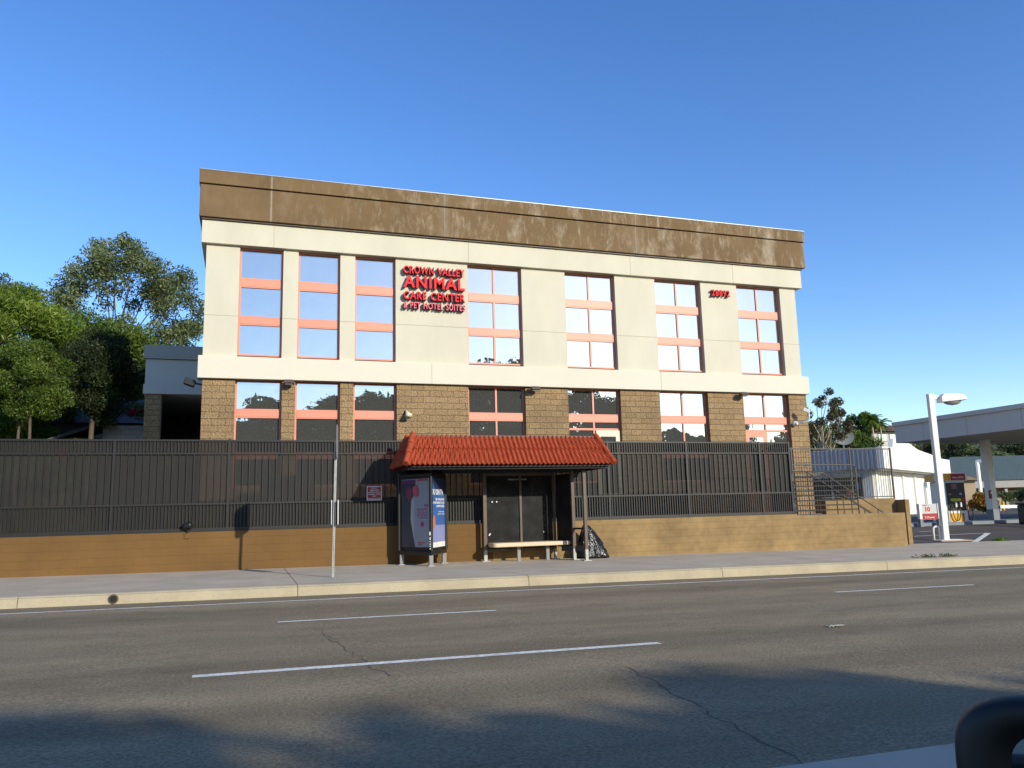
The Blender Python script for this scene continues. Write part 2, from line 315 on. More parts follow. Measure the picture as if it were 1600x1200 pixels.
# raised median by the car
m = MB(); 
for a in range(-5, 10):
    x0, x1 = a*6, a*6+5.98
    m.add([(x, y, zr(x)+z) for y, z in ((3.0, -.01), (3.0, .1), (3.1, .12), (3.8, .12), (3.88, .02), (3.88, -.01)) for x in (x0, x1)], [(2*i, 2*i+1, 2*i+3, 2*i+2) for i in range(5)]+[(0, 2, 4, 6, 8, 10)[::1], (1, 11, 9, 7, 5, 3)])
m.build('median', M['median'], None, kind='structure')
# kerb and sidewalk
JX = [-26+k*4.6 for k in range(-8, 30)]
JX = [1.0+4.62*k for k in range(-10, 26)]
m = MB(); j = MB()
for a, b in zip(JX[:-1], JX[1:]):
    x0, x1 = a+.006, b-.006
    pr = [(15.9, lambda x: zr(x)-.05), (15.92, lambda x: zs(x)-.05), (15.96, lambda x: zs(x)-.012), (16.02, lambda x: zs(x)), (16.26, lambda x: zs(x)+.002)]
    vs = [(x, y, f(x)) for y, f in pr for x in (x0, x1)]+[(x, 16.26, zr(x)-.05) for x in (x0, x1)]
    m.add(vs, [(2*i, 2*i+1, 2*i+3, 2*i+2) for i in range(5)]+[(0, 2, 4, 6, 8, 10), (1, 11, 9, 7, 5, 3)])
m.build('curb', M['curb'], None, kind='structure')
m = MB()
for a, b in zip(JX[:-1], JX[1:]):
    x0, x1 = a+.008, b-.008; y1 = 21.7 if b < 21.5 else 22.7
    m.add([(x, y, zs(x)+dz) for y in (16.265, y1) for x in (x0, x1) for dz in (-.12, 0)], [(1, 3, 7, 5), (0, 4, 6, 2), (0, 2, 3, 1), (4, 5, 7, 6), (0, 1, 5, 4), (2, 6, 7, 3)])
m.build('sidewalk', M['concrete'], None, kind='structure')
m = MB(); m.add([(x, y, zs(x)-.03) for y in (15.93, 22.7) for x in (-60, 100)], [(0, 1, 3, 2)]); m.build('sidewalk_bed', M['joint'], None, kind='structure')
# gas station lot
sheet('parking_lot', [20.8, 21.9, 30, 45, 70, 110], [22.7, 25.5, 28, 31, 34, 60, 110], zlot, M['lot'])
def lotline(p, q, wd, name='lot_marking'):
    p = Vector(p); q = Vector(q); d = (q-p).normalized(); n = Vector((-d.y, d.x, 0))*wd/2
    MB().add([(v.x, v.y, zlot(v.x, v.y)+.006) for v in (p-n, q-n, q+n, p+n)], [(0, 1, 2, 3)]).build(name, M['paint'], None, kind='structure')
lotline(onlot(1428, 838), onlot(1543, 833), .09); lotline(onlot(1544, 833), onlot(1520, 849), .22); lotline(onlot(1436, 831), onlot(1455, 830), .09)
# patio terrace behind the retaining wall
sheet('patio', [-16, -5, 5, 20.9], [21.68, 24, 30, 70], lambda x, y: 1.1, M['concrete'])
# slope left of patio is hidden behind the fence
# hillside
def zhill(x, y):
    t = min(max((y-66)/70, 0), 1); u = min(max((x-26)/40, 0), 1)
    base = -1.4+(t*t*(3-2*t))*15*(.5+.5*u)+.8*math.sin(x*.13)*t+.6*math.sin(y*.11+x*.05)*t
    return base
sheet('hill', [20+4*i for i in range(60)], [66+5*i for i in range(30)], zhill, mat('hill_soil', (.13, .115, .06), .95, var=.4, vs=.15, col2=(.07, .085, .03)))
def zhl(x, y):
    t = min(max((y-52)/50, 0), 1); return 1.05+12*t*t*(3-2*t)+.5*math.sin(x*.2)*t
sheet('hill_west', [-80+4*i for i in range(24)], [50+5*i for i in range(24)], zhl, mat('hill_soil_west', (.13, .115, .06), .95, var=.4, vs=.15, col2=(.06, .08, .03)))
# cracks and tar in the road
random.seed(5)
m = MB()
def crack(pts, wd):
    for p, q in zip(pts[:-1], pts[1:]):
        d = (Vector(q)-Vector(p)); d = Vector((-d.y, d.x)).normalized()*wd*random.uniform(.5, 1.2)
        m.add([(p[0]-d.x, p[1]-d.y, zr(p[0])+.003), (q[0]-d.x*.8, q[1]-d.y*.8, zr(q[0])+.003), (q[0]+d.x, q[1]+d.y, zr(q[0])+.003), (p[0]+d.x, p[1]+d.y, zr(p[0])+.003)], [(0, 1, 2, 3)])
def wander(p, q, n, amp): return [(p[0]+(q[0]-p[0])*i/n+random.uniform(-amp, amp), p[1]+(q[1]-p[1])*i/n+random.uniform(-amp, amp)) for i in range(n+1)]
crack(wander((3.5, 7.2), (3.1, 4.0), 22, .035), .007)
crack(wander((.95, 11.2), (1.3, 7.6), 24, .05), .006)
crack(wander((-6, 11.0), (-3, 10.6), 18, .04), .007)
crack(wander((8, 9.9), (12, 10.5), 20, .05), .006)
m.build('road_cracks', M['joint'], None, kind='structure')

# ================================================================ RETAINING WALLS
ZW = 1.155
m = MB(); m.add([(x, y, z) for y in (21.5, 21.7) for x, z in ((-16, .1), (6.55, -.1), (6.55, ZW), (-16, ZW))], [(0, 1, 2, 3), (7, 6, 5, 4), (3, 2, 6, 7), (0, 3, 7, 4), (1, 5, 6, 2)])
m.build('retaining_wall', M['wall_l'], None, label='smooth ochre brown low wall under the long fence left of the bus shelter', cat='wall')
m = MB(); m.add([(x, y, z) for y in (21.5, 21.7) for x, z in ((6.56, -.1), (21.03, -.25), (21.03, 1.10), (16.7, 1.10), (16.7, ZW), (6.56, ZW))], [(0, 1, 2, 3, 4, 5), tuple(range(11, 5, -1)), (5, 4, 10, 11), (1, 7, 8, 2), (0, 5, 11, 6), (3, 2, 8, 9), (4, 3, 9, 10)])
m.build('retaining_wall', M['wall_r'], None, label='tan painted block low wall right of the bus shelter', cat='wall')
m = MB(); m.box(18.9, 21.95, 22.8, 23.0, -.2, 1.6)
m.build('stair_wall', M['wall_r'], None, label='short tan wall under the open picket fence beside the steps', cat='wall', bevel=.008)
m = MB(); m.add([(x, y, z) for x in (21.955, 22.13) for y, z in ((22.38, -.3), (34, -.2), (34, 1.54), (22.38, 1.54))], [(3, 2, 1, 0), (4, 5, 6, 7), (0, 4, 7, 3), (3, 7, 6, 2), (1, 2, 6, 5)])
m.build('side_wall', M['wall_r'], None, label='thin tan wall seen end on at the edge of the gas station lot', cat='wall')
st = thing('stairs', 'pale concrete steps behind the horizontal rail gate', 'stairs', (19, 22.2, 0))
for k in range(4):
    MB().box(16.6, 18.3+.55*k, 21.72, 22.78, 1.10-.17*(k+1)+.01, 1.10-.17*k-.002-(.0)).build('step', M['concrete'], st)
# ================================================================ FENCE
def picket_row(m, x0, x1, pitch, z0, z1, y=21.5, w_=.022):
    n = int((x1-x0)/pitch)
    for i in range(1, n): m.box(x0+(x1-x0)*i/n-w_/2, x0+(x1-x0)*i/n+w_/2, y-.012, y+.012, z0, z1)
YF = 21.56
fe = thing('screened_fence', 'long dark metal picket fence backed by dark perforated screen on the low wall', 'fence', (5, YF, ZW))
posts = [-16.3+2.65*k for k in range(13)]+[16.62]
posts = [x for x in posts if x < 16.3]+[16.62]
for a, b in zip(posts[:-1], posts[1:]):
    m = MB()
    for z, h in ((3.43, .045), (3.10, .04), (1.84, .045), (1.205, .085)): m.box(a+.03, b-.03, YF-.025, YF+.025, z-h/2, z+h/2)
    picket_row(m, a, b, .08, 3.12, 3.408, YF); picket_row(m, a, b, .165, 1.862, 3.08, YF); picket_row(m, a, b, .08, 1.249, 1.818, YF)
    m.build('picket_panel', M['fence'], fe)
    MB().box(a+.03, b-.03, YF+.032, YF+.036, 1.16, 3.41).build('screen', M['screen'], fe)
for x in posts: MB().box(x-.03, x+.03, YF-.032, YF+.032, ZW+.001, 3.47).build('post', M['fence'], fe)
# open fence at the steps
f2 = thing('open_picket_fence', 'see-through thin picket fence on the short wall by the steps', 'fence', (20, 22.9, 1.6))
m = MB(); m.box(16.75, 22.0, 22.88, 22.92, 3.33, 3.37); m.box(18.9, 22.0, 22.88, 22.92, 1.64, 1.675)
n = 50
for i in range(n+1):
    x = 16.8+(22.0-16.8)*i/n; m.box(x-.006, x+.006, 22.894, 22.906, 1.65 if x > 18.9 else 1.12, 3.335)
m.build('picket_panel', M['rail'], f2)
for x, z in ((17.75, 1.11), (20.2, 1.601), (22.0, 1.601)): MB().box(x-.025, x+.025, 22.875, 22.925, z, 3.40).build('post', M['rail'], f2)
g = thing('rail_gate', 'grey gate of ten horizontal tubes at the head of the steps', 'gate', (18, 21.6, 1.1))
m = MB(); m.tube([(16.72, 21.6, 1.11), (16.72, 21.6, 2.72), (19.1, 21.6, 2.72), (19.2, 21.6, 2.68), (19.24, 21.6, 2.6), (19.24, 21.6, 1.11)], .025, 8)
m.build('gate_frame', M['rail'], g)
m = MB()
for k in range(9): m.tube([(16.74, 21.6, 1.26+k*.155), (19.23, 21.6, 1.26+k*.155)], .02, 6)
m.build('rails', M['rail'], g)
for zz in ((2.2, 2.4), (1.35, 1.5)): MB().box(16.655, 16.70, 21.55, 21.65, *zz).build('hinge', M['rail'], g)
for i, (y, lab) in enumerate(((21.85, 'brown sloping stair handrail just behind the rail gate'), (22.55, 'brown sloping stair handrail nearest the open picket fence'))):
    h = thing('handrail', lab, 'handrail', (19, y, 1.1)); dx = .0 if i == 0 else 1.2
    m = MB(); m.tube([(16.9+dx, y, 2.55), (17.5+dx, y, 2.50), (19.9+dx, y, 1.12)], .022, 7); m.build('rail', M['rail'], h)
    for q, (x, z0, z1) in enumerate(((17.5+dx, .9, 2.48), (18.6+dx, .8, 1.86), (19.7+dx, .45, 1.22))): MB().tube([(x, y, z0), (x, y, z1)], .02, 6).build('post', M['rail'], h)

# ================================================================ MAIN BUILDING
bl = thing('commercial_building', 'three storey cream stucco and brown block building with a stained brown parapet', 'building', (9.5, 25, 1.1))
bays = [(-.33, .965, 0), (1.42, 2.72, 0), (3.19, 4.50, 0), (6.93, 8.86, 1), (10.47, 12.40, 1), (14.01, 15.93, 1), (17.49, 19.44, 1)]
WX0, WX1 = -1.30, 20.15
m = MB(); x = WX0
for a, b, _ in bays:
    m.box(x, a, 25.0, 25.35, 6.282, 9.768); x = b
m.box(x, WX1, 25.0, 25.35, 6.282, 9.768)
m.box(WX0+.02, WX1-.02, 25.36, 46, 5.7, 11.5)
m.build('stucco_wall', M['stucco'], bl)
m = MB(); x = -1.28
for a, b, _ in bays:
    m.box(x, a-.03, 25.0, 25.35, 1.1, 5.598); x = b+.03
m.box(x, 20.27, 25.0, 25.35, 1.1, 5.598); m.box(-1.26, 20.25, 25.36, 46, 1.1, 5.69)
m.build('block_wall', M['block'], bl)
MB().box(-1.42, 20.36, 24.87, 25.4, 5.60, 6.28).build('lower_band', M['stucco_b'], bl, bevel=.012)
MB().box(-1.45, 20.40, 24.87, 46.1, 9.77, 10.50).build('upper_band', M['stucco'], bl, bevel=.012)
MB().box(-1.47, 20.45, 24.80, 46.1, 10.502, 10.55).build('shadow_reveal', M['bronze'], bl)
MB().box(-1.53, 20.53, 24.72, 46.2, 10.552, 11.57).build('parapet', M['brown'], bl, bevel=.012)
MB().box(-1.49, 20.49, 24.78, 46.1, 11.572, 11.60).build('shadow_reveal', M['bronze'], bl)
MB().box(-1.56, 20.57, 24.68, 46.25, 11.602, 12.03).build('cornice', M['brown'], bl, bevel=.012)
MB().box(-1.57, 20.58, 24.67, 46.26, 12.032, 12.05).build('coping', M['galv'], bl)
# control joints
x = WX0
for a, b, _ in bays+[(WX1, 0, 0)]:
    MB().box(x, a, 24.994, 25.0, 7.545, 7.56).build('control_joint', M['joint_s'], bl); x = b
for xx, z0, z1, y in ((.66, 9.78, 10.49, 24.865), (6.95, 9.78, 10.49, 24.865), (13.0, 9.78, 10.49, 24.865), (17.3, 9.78, 10.49, 24.865), (5.65, 5.61, 6.27, 24.865), (14.0, 5.61, 6.27, 24.865)):
    MB().box(xx-.007, xx+.007, y, y+.006, z0, z1).build('control_joint', M['joint_s'], bl)
for xx in (.55, 6.1, 13.2):
    MB().box(xx-.006, xx+.006, 24.714, 24.722, 10.57, 11.56).build('parapet_joint', M['annex_trim'], bl); MB().box(xx-.006, xx+.006, 24.674, 24.682, 11.61, 12.02).build('parapet_joint', M['annex_trim'], bl)
# windows
def window(a, b, z0, z1, trans, mull, skip=None):
    Y = 25.19; fr = MB()
    for x0, x1 in ((a+.004, a+.06), (b-.06, b-.004)): fr.box(x0, x1, Y-.04, Y+.06, z0+.003, z1-.003)
    for z_0, z_1 in ((z0+.003, z0+.05), (z1-.05, z1-.003)): fr.box(a+.06, b-.06, Y-.038, Y+.06, z_0, z_1)
    for t0, t1 in trans:
        fr.box(a+.06, b-.06, Y-.05, Y+.06, t0+.04, t1-.04); fr.box(a+.06, b-.06, Y-.042, Y+.06, t0, t0+.036); fr.box(a+.06, b-.06, Y-.042, Y+.06, t1-.036, t1)
    c = (a+b)/2
    zz = [z0+.05]+[v for t in trans for v in t]+[z1-.05]; segs = list(zip(zz[0::2], zz[1::2]))
    if mull:
        for s0, s1 in segs: fr.box(c-.03, c+.03, Y-.04, Y+.06, s0+.001, s1-.001)
    w_ = fr.build('window', M['pink'], bl)
    for s0, s1 in segs:
        xs = [(a+.06, c-.03), (c+.03, b-.06)] if mull else [(a+.06, b-.06)]
        for x0, x1 in xs:
            if skip and abs(x0-skip[0]) < .1 and s0 < skip[1]: continue
            tl = random.uniform(-.0012, .0012); tv = random.uniform(-.0012, .0012)
            p = MB(); p.add([(x0, Y+tl+tv, s0), (x1, Y-tl+tv, s0), (x1, Y-tl-tv, s1), (x0, Y+tl-tv, s1)], [(0, 1, 2, 3)]); p.build('pane', G, w_)
    return w_
for i, (a, b, mu) in enumerate(bays):
    MB().box(a+.001, b-.001, 25.3, 25.34, 6.29, 9.76).build('window_backing', M['dark'], bl)
    window(a, b, 6.36, 9.765, [(7.32, 7.61), (8.51, 8.82)], mu)
    a2, b2 = a-.03, b+.03
    if i == 4: window(a2, b2, 2.36, 5.597, [(4.17, 4.24), (4.45, 4.73)], mu, ((a2+b2)/2+.03, 4.0))
    elif i == 6: window(a2, b2, 2.36, 5.597, [(4.17, 4.24), (4.45, 4.73)], mu, (a2+.06, 4.0))
    else: window(a2, b2, 2.36, 5.597, [(3.20, 3.43), (4.45, 4.73)], mu)
    MB().box(a2+.001, b2-.001, 25.3, 25.34, 1.12, 5.59).build('window_backing', M['dark'], bl)
    if i not in (4, 6): MB().box(a2+.001, b2-.001, 25.0, 25.29, 1.1, 2.355).build('sill_wall', M['block'], bl)
def door(x0, x1, m_):
    d = MB().box(x0, x1, 25.10, 25.16, 1.12, 4.165).build('door', m_, bl, bevel=.005)
    MB().box(x0+.16, x1-.16, 25.085, 25.098, 2.0, 3.95).build('pane', G, d)
    MB().box(x1-.1, x1-.06, 25.03, 25.09, 2.0, 2.2).build('handle', M['galv'], d)
door(11.49, 12.38, M['cream_door']); door(17.52, 18.42, M['pink'])
# ---- signs on the facade
sg = thing('wall_sign', 'raised red lettering naming the animal care center on the cream wall', 'sign', (5.75, 24.9, 8.05))
for s, z0, z1, mm, of in (('CROWN VALLEY', 9.24, 9.50, M['red'], .018), ('ANIMAL', 8.77, 9.17, M['red'], .024), ('CARE CENTER', 8.37, 8.64, M['red'], .018), ('& PET HOTEL SUITES', 8.07, 8.28, M['red2'], .012)):
    for_w = 2.06
    o = text(s, for_w, z1-z0, T(4.73, 24.97, z0), mm, 'lettering', sg, ext=.15, off=of, sc=1.14, side_m=M['return'])
nb = text('28892', .78, .24, T(16.32, 24.97, 9.22), M['red'], 'house_number', None, ext=.12, off=.02, sc=1.22, side_m=M['return'], label='small red street number 28892 high on the wall by the last windows', cat='sign')
mm = MB()
# ---- wall lamps
wlabs = ['dark wall lamp under the band between the first two windows', 'dark wall lamp under the band right of the double window beneath the sign', 'dark wall lamp under the band nearest the right end']
for (x, lab) in zip((1.19, 9.16, 17.32), wlabs):
    t = thing('wall_lamp', lab, 'lamp', (x, 24.98, 5.5), 'wall lamps below the cream band')
    M4 = T(x, 24.84, 5.5)
    MB(M4).add([(-.16, -.22, -.02), (.16, -.22, -.02), (.16, .02, -.06), (-.16, .02, -.06), (-.13, -.14, .09), (.13, -.14, .09), (.13, .02, .09), (-.13, .02, .09)], [(0, 3, 2, 1), (4, 5, 6, 7), (0, 1, 5, 4), (1, 2, 6, 5), (2, 3, 7, 6), (3, 0, 4, 7)]).build('lamp_housing', M['bronze'], t, bevel=.01)
    MB(M4).box(-.12, .12, -.18, 0, -.065, -.05).build('lens', M['grey'], t)
t = thing('floodlight', 'dark tilted floodlight on the left corner of the building', 'lamp', (-1.5, 25.3, 5.5))
MB(T(-1.6, 25.3, 5.5) @ Matrix.Rotation(R(20), 4, 'Y')).box(-.2, .1, -.15, .15, -.1, .1).build('lamp_housing', M['black'], t, bevel=.02)
MB().bar((-1.5, 25.3, 5.5), (-1.29, 25.3, 5.45), .05).build('bracket', M['black'], t)
t = thing('horn_speaker', 'small beige horn on the block wall below the sign', 'speaker', (4.82, 24.9, 4.55))
m = MB(); m.tube([(4.86, 24.72, 4.52), (4.84, 24.8, 4.6), (4.83, 24.88, 4.66), (4.83, 24.93, 4.70)], [.12, .07, .05, .045], 14); m.build('horn', M['cream_door'], t, smooth=True)
MB().box(4.79, 4.87, 24.92, 24.998, 4.62, 4.74).build('bracket', M['bronze'], t)
t = thing('security_camera', 'white security cameras on curved brackets at the right corner of the building', 'security camera', (19.85, 24.9, 4.6))
m = MB(); m.bar((19.78, 24.62, 4.98), (19.98, 24.50, 4.86), .13, .13); m.build('camera_body', M['white'], t, bevel=.02)
m = MB(); m.tube([(19.95, 24.52, 4.87), (20.0, 24.6, 4.6), (19.9, 24.75, 4.5), (19.75, 24.86, 4.5)], .03, 8); m.build('bracket', M['white'], t, smooth=True)
m = MB(); m.tube([(19.62, 24.995, 4.46), (19.62, 24.86, 4.46)], [.1, .09], 12); m.tube([(19.62, 24.86, 4.45), (19.6, 24.78, 4.44)], [.075, .03], 12); m.build('dome', M['white'], t, smooth=True)
# ---- annex
an = thing('annex_building', 'low shaded cream annex with an open carport left of the main building', 'building', (-2.4, 31, 1.1))
MB().box(-3.52, -1.32, 31, 45, 6.06, 7.25).build('wall', M['annex'], an)
MB().box(-3.56, -1.32, 30.93, 45, 5.98, 6.32).build('lower_band', M['annex'], an)
MB().box(-3.58, -1.32, 30.9, 45.1, 7.27, 7.76).build('roof_fascia', M['annex_trim'], an)
MB().box(-3.50, -2.95, 31.02, 31.5, 1.1, 5.97).build('pillar', M['block'], an)
MB().box(-3.5, -1.32, 37, 37.2, 1.1, 6).build('back_wall', M['bronze'], an)
MB().box(-3.5, -3.35, 31.6, 44, 1.1, 5.97).build('side_wall', M['block'], an)
MB().box(-2.7, -2.1, 36.7, 36.98, 1.1, 3.3).build('door', M['dark'], an)
MB().box(-2.97, -2.93, 30.99, 31.02, 1.2, 5.9).build('downpipe', M['bronze'], an)
# ---- shaded house further left
ho = thing('house', 'low grey roofed house in shade behind the trees at left', 'house', (-5, 38, 1.1))
MB().box(-7.6, -3.0, 38.4, 46, 1.1, 5.75).build('wall', M['annex_trim'], ho)
m = MB(); m.add([(-8.2, 38, 5.7), (-2.6, 38, 5.7), (-4.2, 41.6, 7.3), (-7.0, 41.6, 7.0), (-8.2, 47, 5.7), (-2.6, 47, 5.7), (-4.2, 43, 7.3), (-7.0, 43, 7.0)], [(0, 1, 2, 3), (1, 5, 6, 2), (5, 4, 7, 6), (4, 0, 3, 7), (3, 2, 6, 7), (0, 4, 5, 1)]); m.build('roof', M['roofdark'], ho)
w_ = MB().box(-5.6, -4.9, 38.33, 38.4, 4.7, 5.5).build('window', M['white'], ho); MB().box(-5.53, -4.97, 38.31, 38.329, 4.76, 5.44).build('pane', M['dark'], w_)
MB().box(-5.25, -3.4, 34.0, 34.2, 1.1, 5.15).build('block_wall', block_mat('pale_block', (.30, .28, .24), (.2, .19, .17)), None, label='pale concrete block wall standing in shade between house and annex', cat='wall')
# low hipped shed in front
sh = thing('shed', 'small shed with a sloping dark roof left of the pale block wall', 'shed', (-6.2, 35, 1.1))
MB().box(-7.0, -5.35, 34.9, 36.8, 1.1, 4.75).build('wall', M['bronze'], sh)
m = MB(); m.add([(-7.4, 34.6, 4.5), (-5.3, 34.6, 5.3), (-5.3, 37, 5.3), (-7.4, 37, 4.5), (-7.4, 34.6, 4.62), (-5.3, 34.6, 5.42), (-5.3, 37, 5.42), (-7.4, 37, 4.62)], [(0, 3, 2, 1), (4, 5, 6, 7), (0, 1, 5, 4), (1, 2, 6, 5), (2, 3, 7, 6), (3, 0, 4, 7)]); m.build('roof', M['roofdark'], sh)
# ---- patio things behind the screen
cb = thing('storage_cabinet', 'pale two door cabinet behind the fence screen left of the sign pole', 'cabinet', (1.1, 23.6, 1.1))
MB().box(.4, 1.85, 23.4, 24, 1.1, 2.62).build('body', mat('pale_cabinet', (.42, .42, .28), .7), cb, bevel=.01)
for x0 in (.43, 1.14): 
    d_ = MB().box(x0, x0+.68, 23.37, 23.398, 1.16, 2.58).build('door', mat('pale_cabinet_door', (.48, .47, .33), .7), cb, bevel=.004)
    MB().box(x0+.60, x0+.63, 23.34, 23.369, 1.8, 2.0).build('handle', M['galv'], d_)
m = MB()
nx, nz = 12, 10
vs = [(-3.05+.5*i/nx, 21.64+.03*math.sin(i*1.1)+.01*math.sin(k), 2.55+.62*k/nz) for k in range(nz+1) for i in range(nx+1)]
m.add(vs, [(k*(nx+1)+i, k*(nx+1)+i+1, (k+1)*(nx+1)+i+1, (k+1)*(nx+1)+i) for k in range(nz) for i in range(nx)])
o = m.build('towel', M['blue'], None, smooth=True, label='blue cloth hung behind the fence screen at left', cat='cloth'); o.modifiers.new('s', 'SOLIDIFY').thickness = .01
m = MB(); m.tube([(-1.9, 22.4, 1.1), (-1.9, 22.4, 2.8)], .02, 6)
pl = thing('ball_post', 'thin post topped by a red ball behind the fence screen', 'play post', (-1.9, 22.4, 1.1)); m.build('post', M['galv'], pl)
m = MB(); m.tube([(-1.9, 22.4, 2.7), (-1.9, 22.4, 2.75), (-1.9, 22.4, 2.85), (-1.9, 22.4, 2.95), (-1.9, 22.4, 3.0)], [.04, .12, .16, .12, .04], 12); m.build('ball', M['red'], pl, smooth=True)
# ---- notice sign on the fence
ns = thing('notice_sign', 'small red notice with a white border wired to the dark fence', 'sign', (3.25, YF-.05, 2.05))
p0 = at(573, 782, YF-.04); p1 = at(596.5, 759.5, YF-.04)
MB().box(p0.x, p1.x, YF-.045, YF-.038, p0.z, p1.z).build('border', M['white'], ns)
MB().box(p0.x+.022, p1.x-.022, YF-.049, YF-.0455, p0.z+.022, p1.z-.022).build('face', M['dkred'], ns)
hh = p1.z-p0.z; ww = p1.x-p0.x
for s, t0, t1, wf in (('F.D.C.', .80, .91, .42), ('SERVES', .64, .76, .6), ('CROWN VALLEY', .50, .60, .84), ('ANIMAL CARE', .37, .47, .80), ('AND', .25, .33, .26), ('CROWN VALLEY PKWY', .09, .18, .84)):
    text(s, ww*wf, hh*(t1-t0), T(p0.x+ww*(1-wf)/2, YF-.0495, p0.z+hh*t0), M['white'], 'lettering', ns, ext=.002, off=.01)
# ---- spotlight at fence foot
t = thing('spotlight', 'small dark spotlight at the foot of the fence on the ochre wall', 'lamp', (-1.33, 21.45, 1.15))
MB().box(-1.38, -1.26, 21.47, 21.498, 1.0, 1.14).build('box', M['wall_l'], t)
MB().tube([(-1.32, 21.46, 1.14), (-1.32, 21.44, 1.26)], .02, 6).build('stem', M['black'], t)
m = MB(); m.tube([(-1.42, 21.44, 1.29), (-1.36, 21.42, 1.31), (-1.26, 21.40, 1.33), (-1.22, 21.39, 1.34)], [.05, .075, .085, .08], 12); m.build('lamp_housing', M['black'], t, smooth=True)

# ================================================================ BUS STOP
# sign pole
PX, PY = 1.84, 17.62
sp_ = thing('sign_pole', 'galvanised perforated pole with a bus stop plate and timetable panels seen edge on', 'sign', (PX, PY, zs(PX)))
MB().bar((PX-.02, PY, zs(PX)), (PX+.02, PY, 3.0), .05, .05, (0, 1, 0)).build('pole', M['galv'], sp_)
m = MB()
for k in range(52):
    z = .28+k*.05; xx = PX-.02+.04*(z-.18)/2.9; m.box(xx-.008, xx+.008, PY-.0275, PY-.0255, z-.008, z+.008)
m.build('holes', M['black'], sp_)
dv = Vector((.16, .987, 0)).normalized()
def plate(z0, z1, off, L, m_, name, rnd=.06):
    n_ = Vector((dv.y, -dv.x, 0)); c = Vector((PX+.01, PY, 0))+n_*off
    pts = []
    for cx_, cz, a0 in ((L/2-rnd, z1-rnd, 0), (-L/2+rnd, z1-rnd, 90), (-L/2+rnd, z0+rnd, 180), (L/2-rnd, z0+rnd, 270)):
        for k in range(5): a = R(a0+k*22.5); pts.append((cx_+rnd*math.cos(a), cz+rnd*math.sin(a)))
    n = len(pts); vs = [c+dv*p+n_*s*.004+Vector((0, 0, z)) for s in (-1, 1) for p, z in pts]
    MB().add(vs, [tuple(range(n)), tuple(range(2*n-1, n-1, -1))]+[(i, i+n, (i+1) % n+n, (i+1) % n) for i in range(n)]).build(name, m_, sp_)
plate(2.68, 3.42, .035, .56, M['grey'], 'bus_stop_plate', .12)
plate(1.28, 1.80, .07, .3, M['white'], 'timetable_panel', .02); plate(1.28, 1.80, -.065, .3, M['white'], 'timetable_panel', .02)
MB().bar((PX+.035, PY, 2.99), (PX+.035, PY, 3.3), .02, .02).build('clamp', M['galv'], sp_)

# shelter
sx = thing('bus_shelter', 'bus shelter with red clay tile mansard roof and dark smoky panels', 'bus shelter', (6.6, 20.5, .14))
EZ, TZ = 2.66, 3.45
c_bot = [(3.75, 19.5), (9.42, 19.5), (9.42, 21.42), (3.75, 21.42)]; c_top = [(4.05, 20.1), (9.17, 20.1), (9.17, 20.84), (4.05, 20.84)]
def slope(b0, b1, t1, t0, name):
    b0, b1, t0, t1 = [Vector(v) for v in (b0, b1, t0, t1)]; m = MB()
    e = (b1-b0).normalized(); L0 = (b1-b0).length; nrm = (e.cross((t0-b0))).normalized()
    if nrm.z < 0: nrm = -nrm
    for cs, (v0, v1) in enumerate(((0, .54), (.52, 1.0))):
        nu = max(8, int(L0/.0137)); vs = []
        rows = [0, .5, 1]
        for r_ in rows:
            v = v0+(v1-v0)*r_; a = b0.lerp(t0, v); c = b1.lerp(t1, v); lift = .028*(1-r_) if cs == 0 else .03*(1-r_)+.004
            for i in range(nu+1):
                p = a.lerp(c, i/nu); s_ = (p-b0).dot(e); ph = (s_/.128) % 1
                hgt = .042*math.sin(math.pi*min(ph/.62, 1)) - (.012*math.sin(math.pi*(ph-.62)/.38) if ph > .62 else 0)
                vs.append(p+nrm*(hgt+lift))
        n1 = nu+1
        fs = [(r_*n1+i, r_*n1+i+1, (r_+1)*n1+i+1, (r_+1)*n1+i) for r_ in range(2) for i in range(nu)]
        # front lip of the course
        base = len(vs)
        vs += [v-nrm*.03 for v in vs[:n1]]
        fs += [(base+i, base+i+1, i+1, i) for i in range(nu)]
        m.add(vs, fs)
    return m.build(name, M['tile'], sx)
for k in range(4):
    a, b = c_bot[k], c_bot[(k+1) % 4]; c, d_ = c_top[(k+1) % 4], c_top[k]
    slope((*a, EZ), (*b, EZ), (*c, TZ), (*d_, TZ), 'tiled_slope')
for k in range(4):
    a = Vector((*c_bot[k], EZ+.01)); b = Vector((*c_top[k], TZ+.02)); m = MB()
    for q in range(3):
        p, r_ = a.lerp(b, q/3-.01), a.lerp(b, (q+1)/3+.03); m.tube([p+Vector((0, 0, .03)), r_+Vector((0, 0, .012))], [.082, .068], 12)
    m.build('hip_cap', M['tile'], sx, smooth=False)
MB().box(4.02, 9.2, 20.07, 20.87, TZ-.04, TZ+.01).build('roof_deck', M['bronze'], sx)
m = MB(); m.box(3.85, 9.34, 19.70, 19.76, 2.56, EZ); m.box(3.85, 9.34, 21.28, 21.36, 2.53, EZ); m.box(3.85, 3.93, 19.76, 21.28, 2.56, EZ); m.box(9.26, 9.34, 19.76, 21.28, 2.56, EZ)
m.box(3.9, 9.3, 19.6, 21.34, 2.61, 2.655); m.build('roof_frame', M['black'], sx)
def post(x, y, z1, w_=.09):
    z0 = zs(x)
    p = MB().box(x-w_/2, x+w_/2, y-w_/2, y+w_/2, z0+.30, z1).build('post', M['bronze'], sx, bevel=.006)
    MB().box(x-w_/2+.004, x+w_/2-.004, y-w_/2+.004, y+w_/2-.004, z0, z0+.298).box(x-.11, x+.11, y-.09, y+.09, z0-.002, z0+.02).build('base_plate', M['galv'], p)
